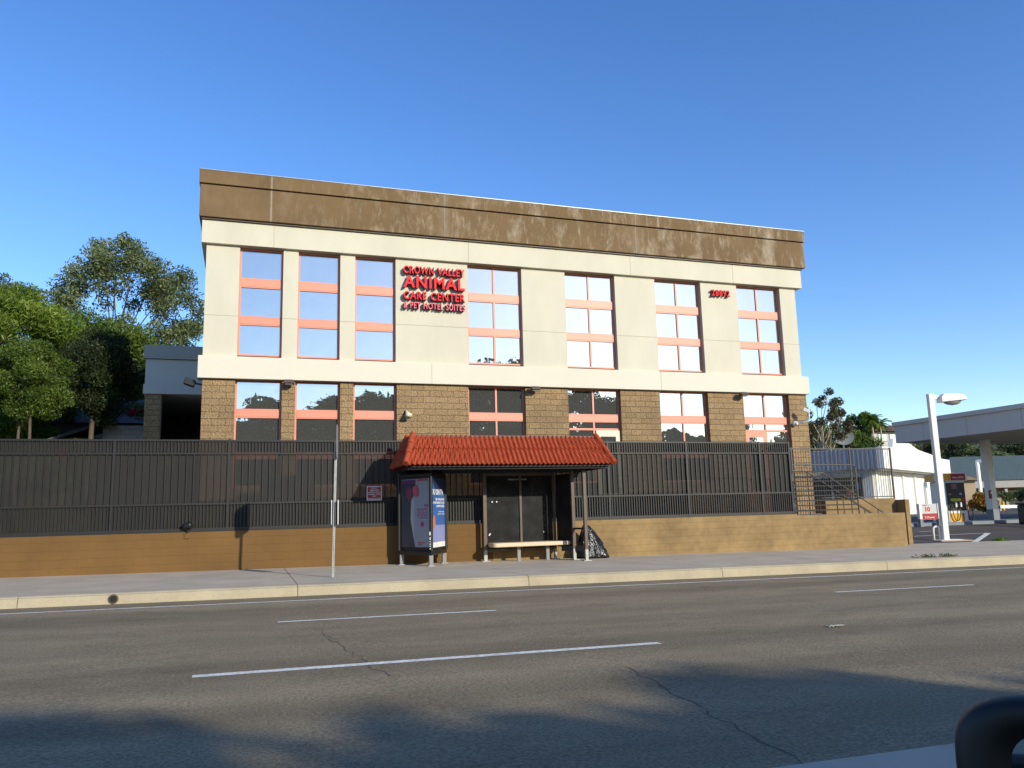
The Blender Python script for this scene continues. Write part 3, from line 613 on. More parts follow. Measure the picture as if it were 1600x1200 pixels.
post(6.27, 21.25, 2.53, .1); post(8.72, 20.0, 2.53); post(8.60, 20.55, 2.53, .09); post(8.34, 21.3, 2.53, .07)
MB().box(6.33, 8.30, 21.33, 21.345, .45, 2.45).build('back_panel', M['smoke'], sx)
MB().box(7.31, 7.37, 21.29, 21.328, .45, 2.45).build('mullion', M['bronze'], sx)
for zz in ((2.452, 2.528), (.38, .448)): MB().box(6.33, 8.30, 21.3, 21.36, *zz).build('panel_rail', M['bronze'], sx)
MB().bar((8.39, 21.25, 1.46), (8.58, 20.62, 1.46), .012, 2.0).build('side_panel', M['smoke'], sx)
MB().bar((8.60, 20.5, .96), (8.72, 20.05, .96), .06, .05).bar((8.4, 20.9, .42), (8.9, 20.2, .42), .12, .14).build('lean_rail', M['black'], sx)
MB().box(7.0, 7.55, 21.318, 21.328, 2.33, 2.37).build('label_strip', M['grey'], sx)
for k, (x, z) in enumerate(((6.42, .85), (6.40, .82), (8.0, .86), (6.5, 1.72), (6.63, 1.72))):
    MB().box(x, x+.035, 21.322, 21.329, z, z+.035).build('sticker', M['white'], sx)
# bench
be = thing('bench', 'long pale slab bench on two grey legs inside the bus shelter', 'bench', (7.4, 21.05, .13))
m = MB(); pts = []
for cx_, cy_, a0 in ((8.62-.12, 20.98+.14, 0), (6.33+.12, 20.98+.14, 90), (6.33+.12, 20.80+.0, 180), (8.62-.12, 20.80, 270)):
    for k in range(6): a = R(a0+k*18); pts.append((cx_+.12*math.cos(a), cy_+.12*math.sin(a)))
n = len(pts); m.add([(x, y, z) for z in (.52, .63) for x, y in pts], [tuple(range(n-1, -1, -1)), tuple(range(n, 2*n))]+[(i, (i+1) % n, (i+1) % n+n, i+n) for i in range(n)])
m.build('seat', M['wood'], be, bevel=.02)
for x in (7.13, 7.97): 
    l = MB().box(x-.045, x+.045, 20.92, 20.99, zs(x), .519).build('leg', M['grey'], be)
# kiosk
C = Vector((4.50, 20.0)); Lk = Vector((3.84, 21.1)); Rk = Vector((5.18, 21.18))
kz0, kz1 = .50, 2.50
kx = thing('poster_kiosk', 'three sided dark poster kiosk at the left end of the bus shelter', 'advertising kiosk', (4.5, 20.7, .15))
ctr = (C+Lk+Rk)/3
def tri(f, z0, z1):
    pts = [ctr+(p-ctr)*f for p in (C, Rk, Lk)]; m = MB(); m.add([(p.x, p.y, z) for z in (z0, z1) for p in pts], [(2, 1, 0), (3, 4, 5), (0, 1, 4, 3), (1, 2, 5, 4), (2, 0, 3, 5)]); return m
tri(.86, kz0+.02, kz1-.02).build('core', M['black'], kx)
tri(1.0, kz1-.1, kz1).build('cap', M['black'], kx, bevel=.02); tri(1.0, kz0-.08, kz0+.03).build('bottom_frame', M['black'], kx, bevel=.02)
for p in (C, Lk, Rk):
    q = ctr+(p-ctr)*.95; MB().tube([(q.x, q.y, kz0+.03), (q.x, q.y, kz1-.1)], .045, 12).build('corner_post', M['black'], kx)
for p in (C, Lk, Rk):
    q = ctr+(p-ctr)*.86
    MB().box(q.x-.05, q.x+.05, q.y-.05, q.y+.05, zs(q.x), kz0-.08).build('leg', M['grey'], kx)
    MB().box(q.x-.09, q.x+.09, q.y-.09, q.y+.09, zs(q.x)-.002, zs(q.x)+.02).build('foot_plate', M['galv'], kx)
    MB().box(q.x-.035, q.x+.035, q.y-.035, q.y+.035, kz1, 2.6).build('bracket', M['black'], kx)
def face(p, q):
    "matrix: x from p to q, y inward, z up, on face p-q, x=0 at p"
    d_ = (q-p).normalized(); inward = Vector((-d_.y, d_.x)); return Matrix(((d_.x, inward.x, 0, p.x), (d_.y, inward.y, 0, p.y), (0, 0, 1, 0), (0, 0, 0, 1))), (q-p).length
F1, L1 = face(Lk, C); F2, L2 = face(C, Rk)
pale = mat('poster_pale', (.30, .31, .34), .35, var=.02); slate = mat('poster_slate', (.035, .042, .062), .35); pink = mat('poster_magenta', (.42, .03, .16), .35); pinky = mat('poster_rose', (.40, .07, .12), .35); purp = mat('poster_purple', (.15, .03, .14), .35)
mblue = mat('poster_blue', (.05, .13, .38), .35, var=.05); lav = mat('poster_lavender', (.24, .27, .50), .35); pwhite = mat('poster_white', (.75, .74, .70), .4); navy = mat('poster_navy', (.02, .035, .10), .35)
y0 = .03
po = MB(F1).box(.12, L1-.12, y0, y0+.02, kz0+.12, kz1-.14).build('poster', pale, kx)
H_ = kz1-kz0-.26; B_ = kz0+.12; W_ = L1-.24
MB(F1).prism([(.121, B_), (.12+W_*.50, B_), (.12+W_*.33, B_+H_*.40), (.12+W_*.36, B_+H_*.68), (.12+W_*.52, B_+H_*.82), (.12+W_*.52, B_+H_*.99), (.121, B_+H_*.99)], y0-.003, y0-.0005).build('dark_shape', slate, po)
MB(F1).box(.122, .12+W_*.52, y0-.006, y0-.0035, B_+H_*.93, B_+H_*.985).build('colour_band', purp, po)
text('WAR', W_*.16, H_*.045, F1 @ T(.12+W_*.82, y0-.001, B_+H_*.58), pink, 'lettering', po, ext=.003, off=.01)
text('DOGS', W_*.36, H_*.12, F1 @ T(.12+W_*.58, y0-.001, B_+H_*.445), pink, 'lettering', po, ext=.003, off=.006, sc=1.08)
for k, (a_, b_, z_, hh_) in enumerate(((.58, .97, .965, .03), (.62, .95, .42, .012), (.60, .85, .055, .018), (.60, .75, .025, .014))): MB(F1).box(.12+W_*a_, .12+W_*b_, y0-.003, y0-.0005, B_+H_*z_, B_+H_*(z_+hh_)).build('colour_band', pinky, po)
def blob(M4, cx_, cz, rx, rz, m_, par, seed, yy=y0-.0075):
    random.seed(seed); pts = [(cx_+rx*math.cos(a)*random.uniform(.85, 1.1), cz+rz*math.sin(a)*random.uniform(.85, 1.1)) for a in [2*math.pi*k/18 for k in range(18)]]
    MB(M4).prism(pts, yy, yy+.003).build('colour_shape', m_, par)
blob(F1, .12+W_*.26, B_+H_*.80, W_*.10, H_*.11, mat('poster_maroon', (.14, .03, .06), .4), po, 3); blob(F1, .12+W_*.54, B_+H_*.82, W_*.12, H_*.10, pinky, po, 4); blob(F1, .12+W_*.76, B_+H_*.33, W_*.06, H_*.04, pink, po, 6, y0-.004)
po2 = MB(F2).box(.12, L2-.08, y0, y0+.02, kz0+.10, kz1-.14).build('poster', mblue, kx)
W2 = L2-.20; B2 = kz0+.10; H2 = kz1-kz0-.24
MB(F2).box(.121, L2-.081, y0-.003, y0-.0005, B2+.001, B2+H2*.075).build('colour_band', pwhite, po2)
MB(F2).box(.121, L2-.081, y0-.003, y0-.0005, B2+H2*.076, B2+H2*.32).build('colour_band', lav, po2)
MB(F2).prism([(.121, B2+H2*.99), (.121+W2*.25, B2+H2*.85), (L2-.081, B2+H2*.80), (L2-.081, B2+H2*.99)], y0-.003, y0-.0005).build('colour_band', navy, po2)
text('DU ON TV', W2*.86, H2*.085, F2 @ T(.13, y0-.004, B2+H2*.76), pwhite, 'lettering', po2, ext=.003, off=.03)
for s, a_, z_ in (('BE CREATIVE', .3, .68), ('A RESTAURANT STYLE', .1, .63), ('APPETIZER', .35, .58)): text(s, W2*(.97-a_), H2*.033, F2 @ T(.12+W2*a_, y0-.001, B2+H2*z_), pwhite, 'lettering', po2, ext=.003, off=.02)
for s, a_, z_ in (('Choose', .5, .505), ('your own', .45, .465)): text(s, W2*(.95-a_), H2*.022, F2 @ T(.12+W2*a_, y0-.001, B2+H2*z_), pwhite, 'lettering', po2, ext=.003, off=.0)
blob(F2, .12+W2*.16, B2+H2*.37, W2*.10, H2*.10, mat('poster_coral', (.55, .18, .12), .4), po2, 8, y0-.006)
text('1622', .07, .42, Matrix.Translation((C.x-.035, C.y-.03, .62)), pwhite, 'number', kx, ext=.004) if False else None
for k, ch in enumerate('1622'): text(ch, .055, .085, T(C.x-.055, C.y+.012, .92-k*.115), pwhite, 'number', kx, ext=.008, off=.02)
# bin bag
random.seed(11)
bg_ = MB(); n = 40; rows = 16; vs = []
for k in range(rows+1):
    t_ = k/rows; z = zs(9.4)+.0+.92*t_; cx_ = 9.40-.22*t_; rx = (.43*(1-t_)**.75+.06)*(1 if t_ > .06 else .9); ry = rx*.62
    for i in range(n):
        a = 2*math.pi*i/n; fold = 1+.09*math.sin(5*a+3*t_)+.07*math.sin(11*a-7*t_)+.04*math.sin(23*a+9*t_)+random.uniform(-.035, .035)
        vs.append((cx_+rx*fold*math.cos(a), 21.05+ry*fold*math.sin(a), z+(.02*random.random() if 0 < k else 0)))
fs = [(k*n+i, k*n+(i+1) % n, (k+1)*n+(i+1) % n, (k+1)*n+i) for k in range(rows) for i in range(n)]+[tuple(range(n-1, -1, -1)), tuple(range(rows*n, rows*n+n))]
bg_.add(vs, fs); o = bg_.build('trash_bag', M['bag'], None, label='full black trash bag slumped behind the right post of the bus shelter', cat='trash bag', smooth=True)
# curb drain and litter
dr = thing('drain_outlet', 'round dark drain hole in the curb face at left', 'drain', (-2.16, 15.9, .13))
q = -2.14; m = MB(); n = 20
pts_o = [(q+.085*math.cos(2*math.pi*i/n), 15.893, .115+.085*math.sin(2*math.pi*i/n)) for i in range(n)]; pts_i = [(q+.06*math.cos(2*math.pi*i/n), 15.890, .115+.06*math.sin(2*math.pi*i/n)) for i in range(n)]
m.add(pts_o+pts_i, [(i, (i+1) % n, (i+1) % n+n, i+n) for i in range(n)]); m.build('rim', M['bronze'], dr)
MB().add([(q+.062*math.cos(2*math.pi*i/n), 15.894, .115+.062*math.sin(2*math.pi*i/n)) for i in range(n)], [tuple(range(n))]).build('hole', M['black'], dr)
lt = MB(); lx, ly = 7.1, 8.58
for i in range(9):
    a = i/8; lt.v += [(lx-.11+.22*a, ly-.04+.01*math.sin(i*3), zr(lx)+.012+.02*abs(math.sin(i*1.7))), (lx-.11+.22*a, ly+.04, zr(lx)+.010+.015*abs(math.cos(i*2.1)))]
lt.f += [(2*i, 2*i+2, 2*i+3, 2*i+1) for i in range(8)]
lt.build('litter', mat('litter_cream', (.62, .60, .42), .6), None, label='small crumpled cream scrap lying on the road', cat='litter').modifiers.new('s', 'SOLIDIFY').thickness = .006
# ================================================================ TREES
def leaves_mesh(name, clumps, nleaf, leaf, seed, m, elong=1.6, droop=.0, flat=.8):
    "clumps: (x,y,z,r); leaves are small quads scattered through each clump"
    rg = np.random.default_rng(seed); cl = np.array(clumps); wts = cl[:, 3]**2; wts /= wts.sum()
    idx = rg.choice(len(cl), nleaf, p=wts); c = cl[idx]
    d = rg.normal(size=(nleaf, 3)); d /= np.linalg.norm(d, axis=1)[:, None]; rad = rg.random(nleaf)**.45
    p = c[:, :3]+d*(rad*c[:, 3])[:, None]*np.array([1, 1, flat])
    a = rg.normal(size=(nleaf, 3)); a[:, 2] -= droop*2; a /= np.linalg.norm(a, axis=1)[:, None]
    b = np.cross(a, rg.normal(size=(nleaf, 3))); b /= np.linalg.norm(b, axis=1)[:, None]
    s = leaf*(.5+.8*rg.random(nleaf))[:, None]; u = a*s*elong*.5; v = b*s*.5
    V = np.stack([p-u*.2-v*.0-u*.8, p+v*.6, p+u, p-v*.6], 1).reshape(-1, 3)
    me = D.meshes.new(name); me.vertices.add(len(V)); me.vertices.foreach_set('co', V.ravel())
    me.loops.add(len(V)); me.loops.foreach_set('vertex_index', np.arange(len(V), dtype=np.int32))
    me.polygons.add(nleaf); me.polygons.foreach_set('loop_start', np.arange(0, len(V), 4, dtype=np.int32)); me.polygons.foreach_set('loop_total', np.full(nleaf, 4, dtype=np.int32))
    me.update(calc_edges=True); me.materials.append(m); return me
def tree_parts(seed, H, rx, zc, rz, ncl, nleaf, leaf, cr, tr, lm, bm, ry=None, base=0, fork=.35, stems=1, lean=0, **kw):
    "tree at the origin: trunk + limbs mesh, crown mesh"
    rn = random.Random(seed); ry = ry or rx; cls = []
    for i in range(ncl):
        while True:
            v = Vector((rn.uniform(-1, 1), rn.uniform(-1, 1), rn.uniform(-1, 1)))
            if .25 < v.length < 1: break
        v = v.normalized()*v.length**.6
        cls.append((v.x*rx+lean*.6, v.y*ry, zc+v.z*rz, cr*rn.uniform(.55, 1.25)))
    m = MB(); heads = []
    for s in range(stems):
        a = rn.uniform(0, 6.28); off = Vector((math.cos(a), math.sin(a), 0))*(rx*.12*(stems > 1))
        tz = zc-rz*fork; top = Vector((lean*.6, 0, tz))+off*3*(stems > 1)
        pts = [off*.4, (off+top)*.35+Vector((rn.uniform(-.35, .35)*(rx*.35 if stems > 1 else rx*.12), rn.uniform(-.2, .2), 0)), top]
        m.tube([Vector((0, 0, -.2))+pts[0]]+pts[1:], [tr*1.25, tr, tr*.7], 8, False); heads.append(top)
    for c in cls[:min(ncl, 34)]:
        h = heads[rn.randrange(stems)]; e = Vector(c[:3]); mid = h.lerp(e, .5)+Vector((rn.uniform(-.3, .3), rn.uniform(-.3, .3), .12*rz))
        m.tube([h-Vector((0, 0, .3)), mid, e], [tr*.5, tr*.26, tr*.06], 5, False)
        for q in range(2):
            f = Vector((rn.uniform(-1, 1), rn.uniform(-1, 1), rn.uniform(-.2, 1)))*c[3]*.9; m.tube([mid.lerp(e, .6), e+f], [tr*.14, tr*.03], 4, False)
    return m, leaves_mesh('crown', cls, nleaf, leaf, seed, lm, **kw)
def tree(name, label, loc, group=None, rot=0, cat='tree', bm=None, **kw):
    m, cm = tree_parts(bm=bm, **kw)
    t = thing(name, label, cat, loc, group); t.rotation_euler.z = rot
    me = D.meshes.new('trunk'); me.from_pydata(m.v, [], m.f); me.polygons.foreach_set('use_smooth', [True]*len(me.polygons)); me.materials.append(bm or M['bark'])
    for nm, x in (('trunk', me), ('crown', cm)):
        o = D.objects.new(nm, x); COL.objects.link(o); o.parent = t
    return t
LM = {}
LM['olive'] = leaf_mat('leaf_olive', (.04, .06, .02), (.11, .14, .045), (.23, .26, .11))
LM['green'] = leaf_mat('leaf_bright_green', (.035, .07, .010), (.12, .20, .022), (.27, .34, .05), .38)
LM['mid'] = leaf_mat('leaf_mid_green', (.03, .055, .010), (.09, .15, .022), (.18, .24, .04), .35)
LM['dark'] = leaf_mat('leaf_dark_green', (.010, .018, .006), (.03, .045, .014), (.06, .08, .025))
LM['euc'] = leaf_mat('leaf_grey_olive', (.035, .038, .02), (.085, .08, .04), (.16, .12, .06), .2)
LM['redfl'] = leaf_mat('bougainvillea_petals', (.35, .01, .03), (.5, .02, .05), (.6, .05, .07), .3)
# left group
tree('tall_airy_tree', 'tall airy olive tree with open crown rising left of the building', (-6.6, 50, 1.0), seed=21, H=18, rx=4.2, ry=4, zc=11.0, rz=6.0, ncl=190, nleaf=60000, leaf=.13, cr=.8, tr=.17, lm=LM['olive'], fork=.75, stems=5)
tree('airy_tree', 'thin grey tree top at the left edge above the bright green tree', (-13.6, 52, 1.0), seed=23, H=15, rx=3.2, zc=11.8, rz=3.3, ncl=44, nleaf=12000, leaf=.13, cr=.6, tr=.14, lm=LM['olive'], stems=3)
tree('bright_green_tree', 'bushy bright green tree at the left edge behind the fence', (-9.6, 37, 1.0), seed=31, H=11, rx=3.0, zc=6.6, rz=3.5, ncl=120, nleaf=110000, leaf=.075, cr=.75, tr=.16, lm=LM['green'], elong=3, stems=2)
tree('evergreen_tree', 'mid green bushy tree between the bright green tree and the tall airy one', (-7.2, 44, 1.0), seed=33, H=11, rx=2.7, zc=7.0, rz=4.0, ncl=90, nleaf=60000, leaf=.11, cr=.85, tr=.16, lm=LM['mid'])
tree('broadleaf_tree', 'leafy green tree behind the left end of the annex roof', (-4.6, 46, 1.0), seed=35, H=9, rx=3.0, zc=6.4, rz=3.3, ncl=70, nleaf=45000, leaf=.13, cr=.85, tr=.15, lm=LM['mid'])
tree('shaded_tree', 'dark rounded tree standing in shade left of the annex', (-5.5, 33.2, 1.0), seed=37, H=7, rx=1.35, zc=5.9, rz=1.7, ncl=44, nleaf=40000, leaf=.065, cr=.55, tr=.11, lm=LM['dark'])
tree('pruned_tree', 'small olive tree with a forked pale trunk just behind the fence at left', (-7.05, 30.5, 1.0), seed=39, H=6, rx=1.25, zc=5.35, rz=1.15, ncl=38, nleaf=40000, leaf=.06, cr=.5, tr=.055, lm=LM['mid'], bm=M['bark'], stems=2)
tree('leaning_tree', 'low olive tree hanging in from the left edge over the fence', (-9.3, 30.5, 1.0), seed=41, H=6, rx=1.7, zc=4.6, rz=2.2, ncl=44, nleaf=42000, leaf=.06, cr=.5, tr=.1, lm=LM['mid'], stems=2)
b_ = MB()
def bush(name, label, loc, r, n, lm, seed, leaf=.1, sc=(1, 1, .8), cat='shrub', group=None, ncl=14, flower=None):
    rn = random.Random(seed); cls = [(rn.uniform(-1, 1)*r*sc[0], rn.uniform(-1, 1)*r*sc[1], rn.uniform(.15, 1)*r*sc[2]*1.3, r*.42) for _ in range(ncl)]
    t = thing(name, label, cat, loc, group); o = D.objects.new('foliage', leaves_mesh('foliage', cls, n, leaf, seed, lm)); COL.objects.link(o); o.parent = t
    m = MB()
    for c in cls[:8]: m.tube([(0, 0, -.1), Vector(c[:3])*.5+Vector((0, 0, .1)), c[:3]], [.05*r, .03*r, .01*r], 5, False)
    me = D.meshes.new('stem'); me.from_pydata(m.v, [], m.f); me.materials.append(M['bark']); s = D.objects.new('stem', me); COL.objects.link(s); s.parent = t
    if flower: f = D.objects.new('flowers', leaves_mesh('flowers', [(c[0]*.6, c[1]-r*.5, c[2]*.9, r*.22) for c in cls[:6]], flower, leaf*.8, seed+1, LM['redfl'])); COL.objects.link(f); f.parent = t
    return t
bush('bougainvillea', 'green shrub with red flowers beside the annex roof', (-5.0, 40.0, 5.0), 1.35, 7000, LM['mid'], 51, .13, flower=900, ncl=18)
bush('bougainvillea', 'low shrub with red flowers under the shaded tree', (-6.9, 33.8, 3.2), 1.0, 4000, LM['mid'], 52, .1, flower=500)
bush('shrub', 'leafy green shrub at the left edge just above the fence', (-8.9, 32.5, 2.6), 1.5, 7000, LM['mid'], 53, .1)
bush('shrub', 'pale leafy shrub behind the forked trunk at left', (-7.9, 34.5, 2.7), 1.3, 6000, LM['green'], 54, .1)
bush('shrub', 'dense bright shrub filling the gap between the forked trunks at left', (-7.6, 31.8, 3.0), 1.0, 9000, LM['green'], 55, .07, ncl=20)
bush('shrub', 'dark leafy shrub at the foot of the shaded tree', (-5.9, 34.0, 3.1), .9, 7000, LM['mid'], 60, .07, ncl=18)
# embankment carrying those shrubs
sheet('bank', [-30, -20, -10, -7, -5.4], [31, 33, 36, 40, 50], lambda x, y: 1.12+min(max((y-31)*.45, 0), 3.6)*(1 if x < -6 else .6), mat('bank_soil', (.09, .085, .045), .95, var=.4, vs=1.2))
# right side
tree('eucalyptus', 'tall open eucalyptus with pale forked trunk at the right corner of the building', (47.8, 57.2, -1.2), seed=61, H=13, rx=2.5, ry=2.5, zc=8.3, rz=4.4, ncl=64, nleaf=17000, leaf=.15, cr=.55, tr=.17, lm=LM['euc'], bm=M['palebark'], stems=3, fork=.7)
def hill_tree(px, py, Y, h, rx, name='tree', label='', lm='dark', seed=1, leaf=.3, n=5000, ncl=26):
    p = at(px, py, Y); z0 = min(zhill(p.x, p.y)-.1, p.z-h*.4); Hh = p.z-z0
    return tree(name, label, (p.x, p.y, z0), seed=seed, H=Hh, rx=rx, zc=Hh-h/2, rz=h/2, ncl=ncl, nleaf=n, leaf=leaf, cr=rx*.36, tr=.18, lm=LM[lm])
hill_tree(1283, 664, 80, 5, 3.4, 'hill_tree', 'dark green tree low behind the pale eucalyptus trunk', 'mid', 71, .2, 14000)
hill_tree(1345, 648, 112, 4.0, 2.7, 'round_tree', 'round green tree on the hill left of the palms', 'mid', 72, .3, 9000)
hill_tree(1322, 676, 92, 3.2, 3.6, 'hill_tree', 'green tree on the slope above the satellite dish', 'mid', 73, .32, 7000)
def palm(px, py, Y, h, lab, seed):
    p = at(px, py, Y); rn = random.Random(seed); t = thing('palm_tree', lab, 'palm tree', (p.x, p.y, p.z-h)); m = MB()
    m.tube([(0, 0, 0), (.1, 0, h*.5), (0, 0, h-.6)], [.17, .13, .12], 8); me = D.meshes.new('trunk'); me.from_pydata(m.v, [], m.f); me.materials.append(M['palebark']); o = D.objects.new('trunk', me); COL.objects.link(o); o.parent = t
    m = MB()
    for k in range(44):
        a = rn.uniform(0, 6.28); el = rn.uniform(-.3, 1.2); L_ = rn.uniform(1.6, 2.3); q = Vector((0, 0, h-.6)); dr_ = Vector((math.cos(a)*math.cos(el), math.sin(a)*math.cos(el), math.sin(el)))
        pts = [q]
        for s in range(6): dr_ = (dr_+Vector((0, 0, -.22))).normalized(); pts.append(pts[-1]+dr_*L_/6)
        for s in range(1, 6):
            c = pts[s]; tn = (pts[s+1]-pts[s-1]).normalized(); sd = tn.cross(Vector((0, 0, 1))).normalized(); wv = .5*(1-abs(s-2.5)/5)
            for sg_ in (-1, 1):
                for f in (0, .5):
                    c2 = c+tn*f*L_/6; m.add([c2-tn*.09, c2+tn*.09, c2+sd*sg_*wv-Vector((0, 0, .16))+tn*.12], [(0, 1, 2)])
    me = D.meshes.new('fronds'); me.from_pydata([tuple(v) for v in m.v], [], m.f); me.materials.append(LM['mid']); o = D.objects.new('fronds', me); COL.objects.link(o); o.parent = t
palm(1361, 651, 104, 5.2, 'taller palm on the hill left of the house', 1); palm(1374, 657, 106, 4.6, 'shorter palm in front of the hill house', 2)
# hill house
hh_ = thing('hill_house', 'long low house with brown roof on the hill behind the canopy', 'house', tuple(at(1385, 694, 110)))
p = at(1364, 694, 110); q = at(1420, 690, 112)
u = Vector((q.x-p.x, 0, 0)); zb = p.z-1; zt = at(1364, 674, 110).z
MB().box(p.x, p.x+14, 110, 118, zb, zt).build('wall', M['annex'], hh_)
m = MB(); m.add([(p.x-.8, 109, zt), (p.x+15, 109, zt), (p.x+15, 119, zt), (p.x-.8, 119, zt), (p.x, 113, zt+1.3), (p.x+14, 113, zt+1.5)], [(0, 1, 5, 4), (1, 2, 5), (2, 3, 4, 5), (3, 0, 4), (3, 2, 1, 0)]); m.build('roof', mat('brown_roof', (.13, .075, .05), .9, var=.2), hh_)
for k in range(3):
    w_ = MB().box(p.x+1.2+k*2.4, p.x+3.1+k*2.4, 109.94, 109.99, zt-1.7, zt-.4).build('window', M['bronze'], hh_); MB().box(p.x+1.3+k*2.4, p.x+3.0+k*2.4, 109.9, 109.93, zt-1.6, zt-.5).build('pane', M['glass'], w_)
# hillside shrubs / trees seen under the canopy
protos = []
rn = random.Random(77); k = 0
spots = [(1240+i*17, 722-rn.uniform(0, 16)) for i in range(26)]
hl = []
for row, (Y, base_y) in enumerate(((82, 712), (94, 700), (108, 694))):
    for i in range(12):
        px = 1400+i*27+row*9+rn.uniform(-8, 8)
        p = at(px, base_y, Y); hl.append((p.x, p.y+rn.uniform(-3, 3), rn.uniform(.8, 1.3)))
for s_, lm in ((81, 'dark'), (82, 'mid'), (83, 'olive')):
    protos.append(tree('hillside_tree', 'bushy tree in the dark tree cover on the hillside behind the gas station', (0, 0, 0), 'trees covering the hillside behind the gas station', seed=s_, H=6, rx=3.1, zc=3.3, rz=2.7, ncl=26, nleaf=5200, leaf=.3, cr=1.15, tr=.18, lm=LM[lm]))
for i, (x, y, s) in enumerate(hl):
    o = protos[i] if i < 3 else copy_tree(protos[rn.choice((0, 0, 1, 2))])
    o.location = (x, y, zhill(x, y)-.3); s *= .62; o.scale = (s*1.3, s*1.3, s*rn.uniform(.8, 1.1)); o.rotation_euler.z = rn.uniform(0, 6.28)
sr = random.Random(9); cls = []
for _ in range(700):
    x = sr.uniform(40, 200); y = sr.uniform(72, 150); cls.append((x, y, zhill(x, y)+.3, sr.uniform(.6, 1.5)))
link('hillside_scrub', leaves_mesh('hillside_scrub', cls, 50000, .4, 91, LM['dark']), None, kind='stuff', label='low scrub covering the hillside on the right', cat='scrub')

# trees across the road behind the camera (reflected in the windows, shading the road)
bt = [tree('street_tree', 'leafy tree across the road kept out of view for window reflections and road shade', (0, 0, 0), 'trees across the road reflected in the windows', seed=s_, H=13, rx=3.9, zc=8.6, rz=4.6, ncl=52, nleaf=17000, leaf=.34, cr=1.15, tr=.25, lm=LM['dark'], fork=.6) for s_ in (101, 102)]
bspots = [(-14, -25, .98), (-8.5, -27, 1.0), (-3, -24, .93), (2, -26, .98), (7, -25, 1.05), (11, -22.5, 1.0), (14.5, -25, 1.04), (17.5, -22, .93), (20.5, -25, .93), (24, -22, .80), (27, -26, .88), (31, -28, .86),
          (35, -27, .88), (39, -29, .86), (42.5, -27, .82), (46.5, -29, .88), (50, -27, .78), (54, -29, .84), (58, -28, .72), (62, -30, .82), (66.5, -28, .70), (71, -31, .8), (-3.0, -12.0, 0.54), (0.1, -13.2, 0.58), (3.2, -12.0, 0.62), (6.3, -13.2, 0.54), (9.4, -12.0, 0.58), (12.5, -13.2, 0.62), (15.6, -12.0, 0.54), (18.7, -13.2, 0.58), (21.8, -12.0, 0.62), (24.9, -13.2, 0.54), (28.0, -12.0, 0.58), (31.1, -13.2, 0.62), (34.2, -12.0, 0.54), (37.3, -13.2, 0.58),  # low nearest row is unseen, added only to fill out the road shadow
          (32, -66, 1.80), (38, -67, 1.82), (49, -68, 1.66), (54.5, -68, 1.42), (-22, -29, 1.1)]
for i, (x, y, s) in enumerate(bspots):
    o = bt[i] if i < 2 else copy_tree(bt[i % 2])
    o.location = (x, y, zr(x)); o.scale = (s*rn.uniform(.95, 1.15), s, s*(rn.uniform(.91, .95) if y > -40 else 1.02)); o.rotation_euler.z = rn.uniform(0, 6.28)

# ================================================================ GAS STATION
def frame(o, ang): return Matrix.Translation(o) @ Matrix.Rotation(ang, 4, 'Z')
CA = math.atan2(-.315, .949)              # canopy axes: x to the right of the photo, y away
# canopy: far left corner at (40.3,41.3)
cp = thing('fuel_canopy', 'large pale flat canopy on columns over the fuel pumps', 'canopy', (44.7, 38.3, 0))
CA2 = CA; CA = 0.0; K = frame((34.1, 34.9, 0), CA)
MB(K).box(.05, 26, -10.9, -.05, 4.68, 5.4).build('soffit', mat('soffit_cream', (.42, .40, .32), .8, var=.05), cp)
fas = mat('canopy_fascia', (.60, .58, .54), .7, var=.04, vs=.4)
MB(K).box(-.03, .045, -11.0, .05, 4.66, 5.60).box(.05, 26, -11.0, -10.91, 4.66, 5.60).box(.05, 26, -.045, .05, 4.66, 5.60).build('fascia', fas, cp)
MB(K).box(-.12, 26.1, -11.1, .14, 5.603, 5.82).build('roof_edge', fas, cp)
m = MB(K)
for yy in (-1.9, -4.6, -7.6): m.box(-.036, -.031, yy-.008, yy+.008, 4.68, 5.59)
m.build('fascia_seam', M['annex_trim'], cp)
cpos = [(44.16, 37.98)]
cc = at(1553, 813, 32.9); c0 = K.inverted() @ Vector((cc.x, cc.y, 0))
for dx, dy in ((0, 0), (0, -7.5), (11, 0), (11, -7.5)):
    q = MB(K).box(c0.x+dx-.19, c0.x+dx+.19, c0.y+dy-.19, c0.y+dy+.19, .3, 4.679).build('column', M['white'], cp)
    MB(K).box(c0.x+dx-.21, c0.x+dx+.21, c0.y+dy-.21, c0.y+dy+.21, -.1, .95).build('column_base', M['island'], q)
isl = MB(K); PP = onlot(1483, 821); i0 = K.inverted() @ PP; isl.box(i0.x-3.2, i0.x+9.5, i0.y, i0.y+1.9, -.1, PP.z+.16)
isl.build('pump_island', M['island'], None, kind='structure', bevel=.03)
# pump
PZ = PP.z+.16; PK = frame((PP.x, PP.y+.45, PZ), CA2) @ Matrix.Scale(.9, 4); pm = thing('fuel_pump', 'white and yellow fuel pump with red and yellow topper reading 2', 'fuel pump', (PP.x, PP.y, PZ))
MB(PK).box(0, 1.52, .0, .85, 0, 2.28).build('cabinet', M['white'], pm, bevel=.02)
MB(PK).box(.46, 1.50, -.05, -.001, .62, 2.20).build('display', M['black'], pm, bevel=.01)
q = MB(PK).box(.44, 1.52, -.05, -.001, 0, .618).build('lower_panel', M['white'], pm, bevel=.01); MB(PK).box(.50, 1.24, -.064, -.052, .03, .48).build('yellow_panel', M['yellow'], q); MB(PK).box(1.242, 1.31, -.064, -.052, .03, .48).build('red_panel', M['red'], q)
tp = MB(PK).box(-.22, 1.66, -.12, .95, 2.29, 2.74).build('topper', M['white'], pm, bevel=.015)
